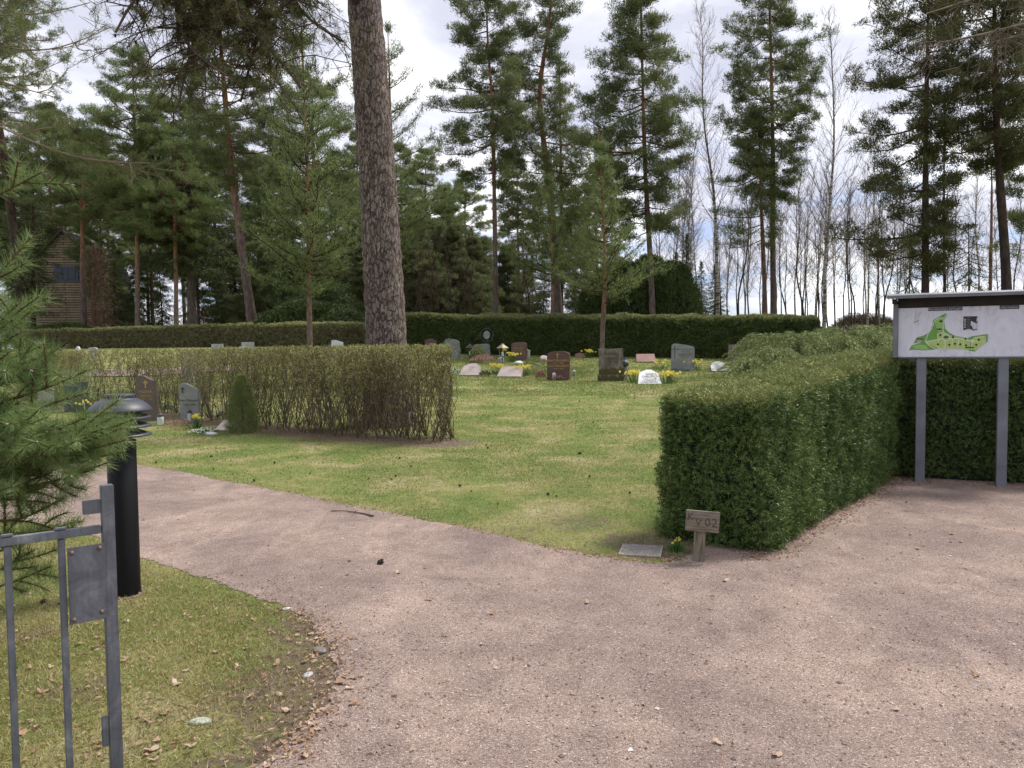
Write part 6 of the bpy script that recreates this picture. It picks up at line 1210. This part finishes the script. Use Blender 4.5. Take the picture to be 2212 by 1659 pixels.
def ring_marker():
    x = at(1052, 770, 32)[0]; h = (x, 32, float(zg(x, 32))); root = thing('iron_grave_marker', 'thin iron ring cross with oval plaque rising behind the grey stone', 'grave marker', h); zc = at(1052, 724, 32)[2] - h[2]; g = G()
    g.tube([(0, 0, 0), (0, 0, zc * .5), (0, 0, zc - .2)], .018, 6); a = np.linspace(0, 2 * PI, 25); R = .27; p = np.c_[np.sin(a) * R, 0 * a, zc + np.cos(a) * R]; g.segs(p[:-1], p[1:], .014, .014, 5)
    for dx, dz in ((1, 0), (-1, 0), (0, 1)): g.segs([(dx * .2, 0, zc + dz * .2)], [(dx * .36, 0, zc + dz * .36)], .014, .014, 5)
    g.build('iron_frame', MT['grey_lid'], root); g = G(); g.lathe([(.0001, .012), (.12, .012), (.14, 0), (.0001, -.005)], k=24); o = g.build('plaque', MT['g_grey'], root); o.location = (0, -.02, zc); o.rotation_euler = (PI / 2, 0, 0); o.scale = (1, 1.25, 1)
ring_marker()
def misc():
    # ribbon, plant labels, balloon-like stones etc.
    h = hit(1038, 782); g = G(); g.leaf(np.array([[0, -.1, .35], [.02, -.1, .3], [-.03, -.1, .42]]), np.array([[0, -.1, -1.], [.2, 0, -1], [-.3, 0, .9]]), .3, .07, .5, RS(1)); o = g.build('red_bow', MT['red_rib']); o.location = tuple(h); tag(o, 'red ribbon bow on the fir wreath', 'ribbon')
    h = hit(186, 890); g = G(); g.box((0, 0, .09), (.006, .004, .09)); g.box((0, -.006, .19), (.04, .004, .016)); o = g.build('plant_label', MT['wax']); o.location = tuple(h); o.rotation_euler = (0, -.3, 0); tag(o, 'small pale plant label stuck in the turf by the charcoal stone', 'plant label')
    h = hit(1350, 822); root = thing('garden_light', 'dark ball topped glass garden light beside the mossy stone', 'garden light', tuple(h)); g = G(); g.lathe([(.07, 0), (.08, .4), (.07, .42)], k=14); g.build('glass', MT['g_greybrown'], root, True); g = G(); g.lathe([(.0001, .42), (.10, .45), (.13, .52), (.10, .6), (.04, .64), (.0001, .65)], k=16); g.build('cap', MT['violet_fl'] if 0 else MT['cap_paint'], root, True)
    h = hit(1345, 829); g = G(); g.segs([(0, 0, 0)], [(.22, .1, .5)], .02, .015, 6); o = g.build('wooden_stick', MT['twig_tan']); o.location = tuple(h); tag(o, 'short tan stick leaning beside the mossy stone', 'stick')
    h = hit(428, 940); 
    for i, (u, v, sx, mt, lab) in enumerate(((455, 939, .13, 'g_white', 'white oval pebble at the front of the pansies'), (1121, 786, .28, 'g_white', 'flat white stone below the daffodils and sun carved stone'), (1162, 789, .15, 'g_grey', 'small grey stone before the juniper cushion'), (432, 1340 + 223, .045, 'lichen', 'pale lichen covered lump in the mossy turf'), (665, 1460, .035, 'g_lgrey', 'pale broken stone at the turf edge'), (690, 1408, .05, 'g_greybrown', 'flat brownish stone at the turf edge'), (620, 1318, .03, 'g_white', 'small white flat stone at the path edge'))):
        hh = hit(u, v); bm = bmesh.new(); bmesh.ops.create_icosphere(bm, subdivisions=2, radius=1); C = np.array([q.co[:] for q in bm.verts]); C *= (1 + .14 * nz(C, 2.5, 80 + i)[:, None]); 
        for q, c in zip(bm.verts, C): q.co = Vector(c * [sx, sx * .6, sx * .32])
        me = bpy.data.meshes.new('stone'); bm.to_mesh(me); bm.free(); me.materials.append(MT[mt]); me.polygons.foreach_set('use_smooth', [True] * len(me.polygons)); o = bpy.data.objects.new('loose_stone', me); COL.objects.link(o); o.location = (hh[0], hh[1], hh[2] + sx * .12); o.rotation_euler = (0, 0, i * 1.1); tag(o, lab, 'stone')
    # stick on the path
    g = G(); P = [hit(715, 1107), hit(745, 1106), hit(765, 1110), hit(785, 1112), hit(806, 1118)]; P = smooth_pts([p + [0, 0, .014] for p in P], 14); g.tube(P, np.linspace(.004, .010, 14), 7, R=.5, amp=.002, f=40); g.segs([P[6]], [P[6] + [.05, -.03, .02]], .005, .002, 5); tag(g.build('fallen_twig', MT['twig']), 'bare twig lying across the gravel path', 'twig')
    # pine cones
    cp = None; r = RS(88)
    spots = [(822, 1220, 'p')] + [(r.uniform(980, 1400), r.uniform(860, 1100), '') for _ in range(16)] + [(r.uniform(330, 900), r.uniform(985, 1060), '') for _ in range(12)] + [(95, 1305, ''), (130, 1310, '')]
    for i, (u, v, _) in enumerate(spots):
        hh = hit(u, v)
        if cp is None:
            g = G(); g.lathe([(.001, -.03), (.014, -.022), (.02, 0), (.014, .02), (.001, .03)], k=9); rr = RS(3); n = 60; th = rr.uniform(0, 6.28, n); z = rr.uniform(-.025, .025, n); q = .017 * np.sqrt(1 - (z / .032) ** 2); g.leaf(np.c_[np.cos(th) * q, np.sin(th) * q, z], unit(np.c_[np.cos(th), np.sin(th), .5 + 0 * z]), .014, .011, .5, rr); cp = g.build('pine_cone', MT['cone']); tag(cp, 'dark open pine cone lying on lawn or gravel', 'pine cone', 'fallen pine cones'); o = cp
        else: o = cp.copy(); COL.objects.link(o)
        o.location = (hh[0], hh[1], hh[2] + .016); o.rotation_euler = (1.4, r.uniform(0, 3), r.uniform(0, 6.28)); sc = .85 if i < 2 else r.uniform(.35, .6); o.scale = (sc, sc, sc)
misc()

# ================================================================== HOUSE
def house():
    d = 62; x0 = at(55, 700, d)[0]; x1 = at(232, 700, d)[0]; z0 = float(zg(x0, d)); cx = (x0 + x1) / 2; w = (x1 - x0) / 2; root = thing('house', 'brown shingled gable house with a blue window among the left pines', 'house', (cx, d, z0), .12)
    zt = at(140, 500, d)[2] - z0; ze = at(140, 570, d)[2] - z0; g = G(); dp = 3.0
    V = [(-w, 0, 0), (w, 0, 0), (w, 0, ze * .35), (w * .75, 0, ze), (0, 0, zt), (-w * .75, 0, ze), (-w, 0, ze * .35)]; V2 = [(a, dp * 2, c) for a, b, c in V]; nn = len(V)
    g.add(V + V2, T=[[0, i, i + 1] for i in range(1, nn - 1)] + [[nn, nn + i + 1, nn + i] for i in range(1, nn - 1)], Q=[[i, (i + 1) % nn + 0, (i + 1) % nn + nn, i + nn] for i in (0, 1, 6)]); g.build('wall', MT['brick'], root)
    g = G()
    for a, b in ((2, 3), (3, 4), (4, 5), (5, 6)):
        p, q = np.array(V[a]), np.array(V[b]); nrm = unit(np.cross(q - p, [0, 1, 0])); nrm = nrm if nrm[2] > 0 or abs(nrm[2]) < 1e-6 else -nrm; nrm = nrm * .12; y0, y1 = -.35, dp * 2 + .35
        g.add([[p[0], y0, p[2]], [q[0], y0, q[2]], [q[0], y1, q[2]], [p[0], y1, p[2]], *[np.array([c[0], yy, c[2]]) + nrm for c, yy in ((p, y0), (q, y0), (q, y1), (p, y1))]], Q=[[0, 1, 2, 3], [4, 7, 6, 5], [0, 4, 5, 1], [2, 6, 7, 3], [0, 3, 7, 4], [1, 5, 6, 2]])
    g.build('roof', MT['roof_dark'], root)
    wx0 = at(120, 600, d)[0] - cx; wx1 = at(168, 600, d)[0] - cx; wz0 = at(140, 607, d)[2] - z0; wz1 = at(140, 576, d)[2] - z0; g = G(); g.box(((wx0 + wx1) / 2, -.05, (wz0 + wz1) / 2), ((wx1 - wx0) / 2, .04, (wz1 - wz0) / 2)); f = g.build('window', MT['blue'], root)
    g = G(); g.box(((wx0 * .5 + wx1 * .5) + .02, -.10, (wz0 + wz1) / 2), ((wx1 - wx0) * .06, .012, (wz1 - wz0) / 2 - .03)); g.box((wx0 * .78 + wx1 * .22, -.10, (wz0 + wz1) / 2), ((wx1 - wx0) * .14, .012, (wz1 - wz0) * .36)); g.box((wx0 * .25 + wx1 * .75, -.10, (wz0 + wz1) / 2), ((wx1 - wx0) * .14, .012, (wz1 - wz0) * .36)); g.build('pane', MT['dark_glass'], f)
house()
print('crown tris', TREE_T)
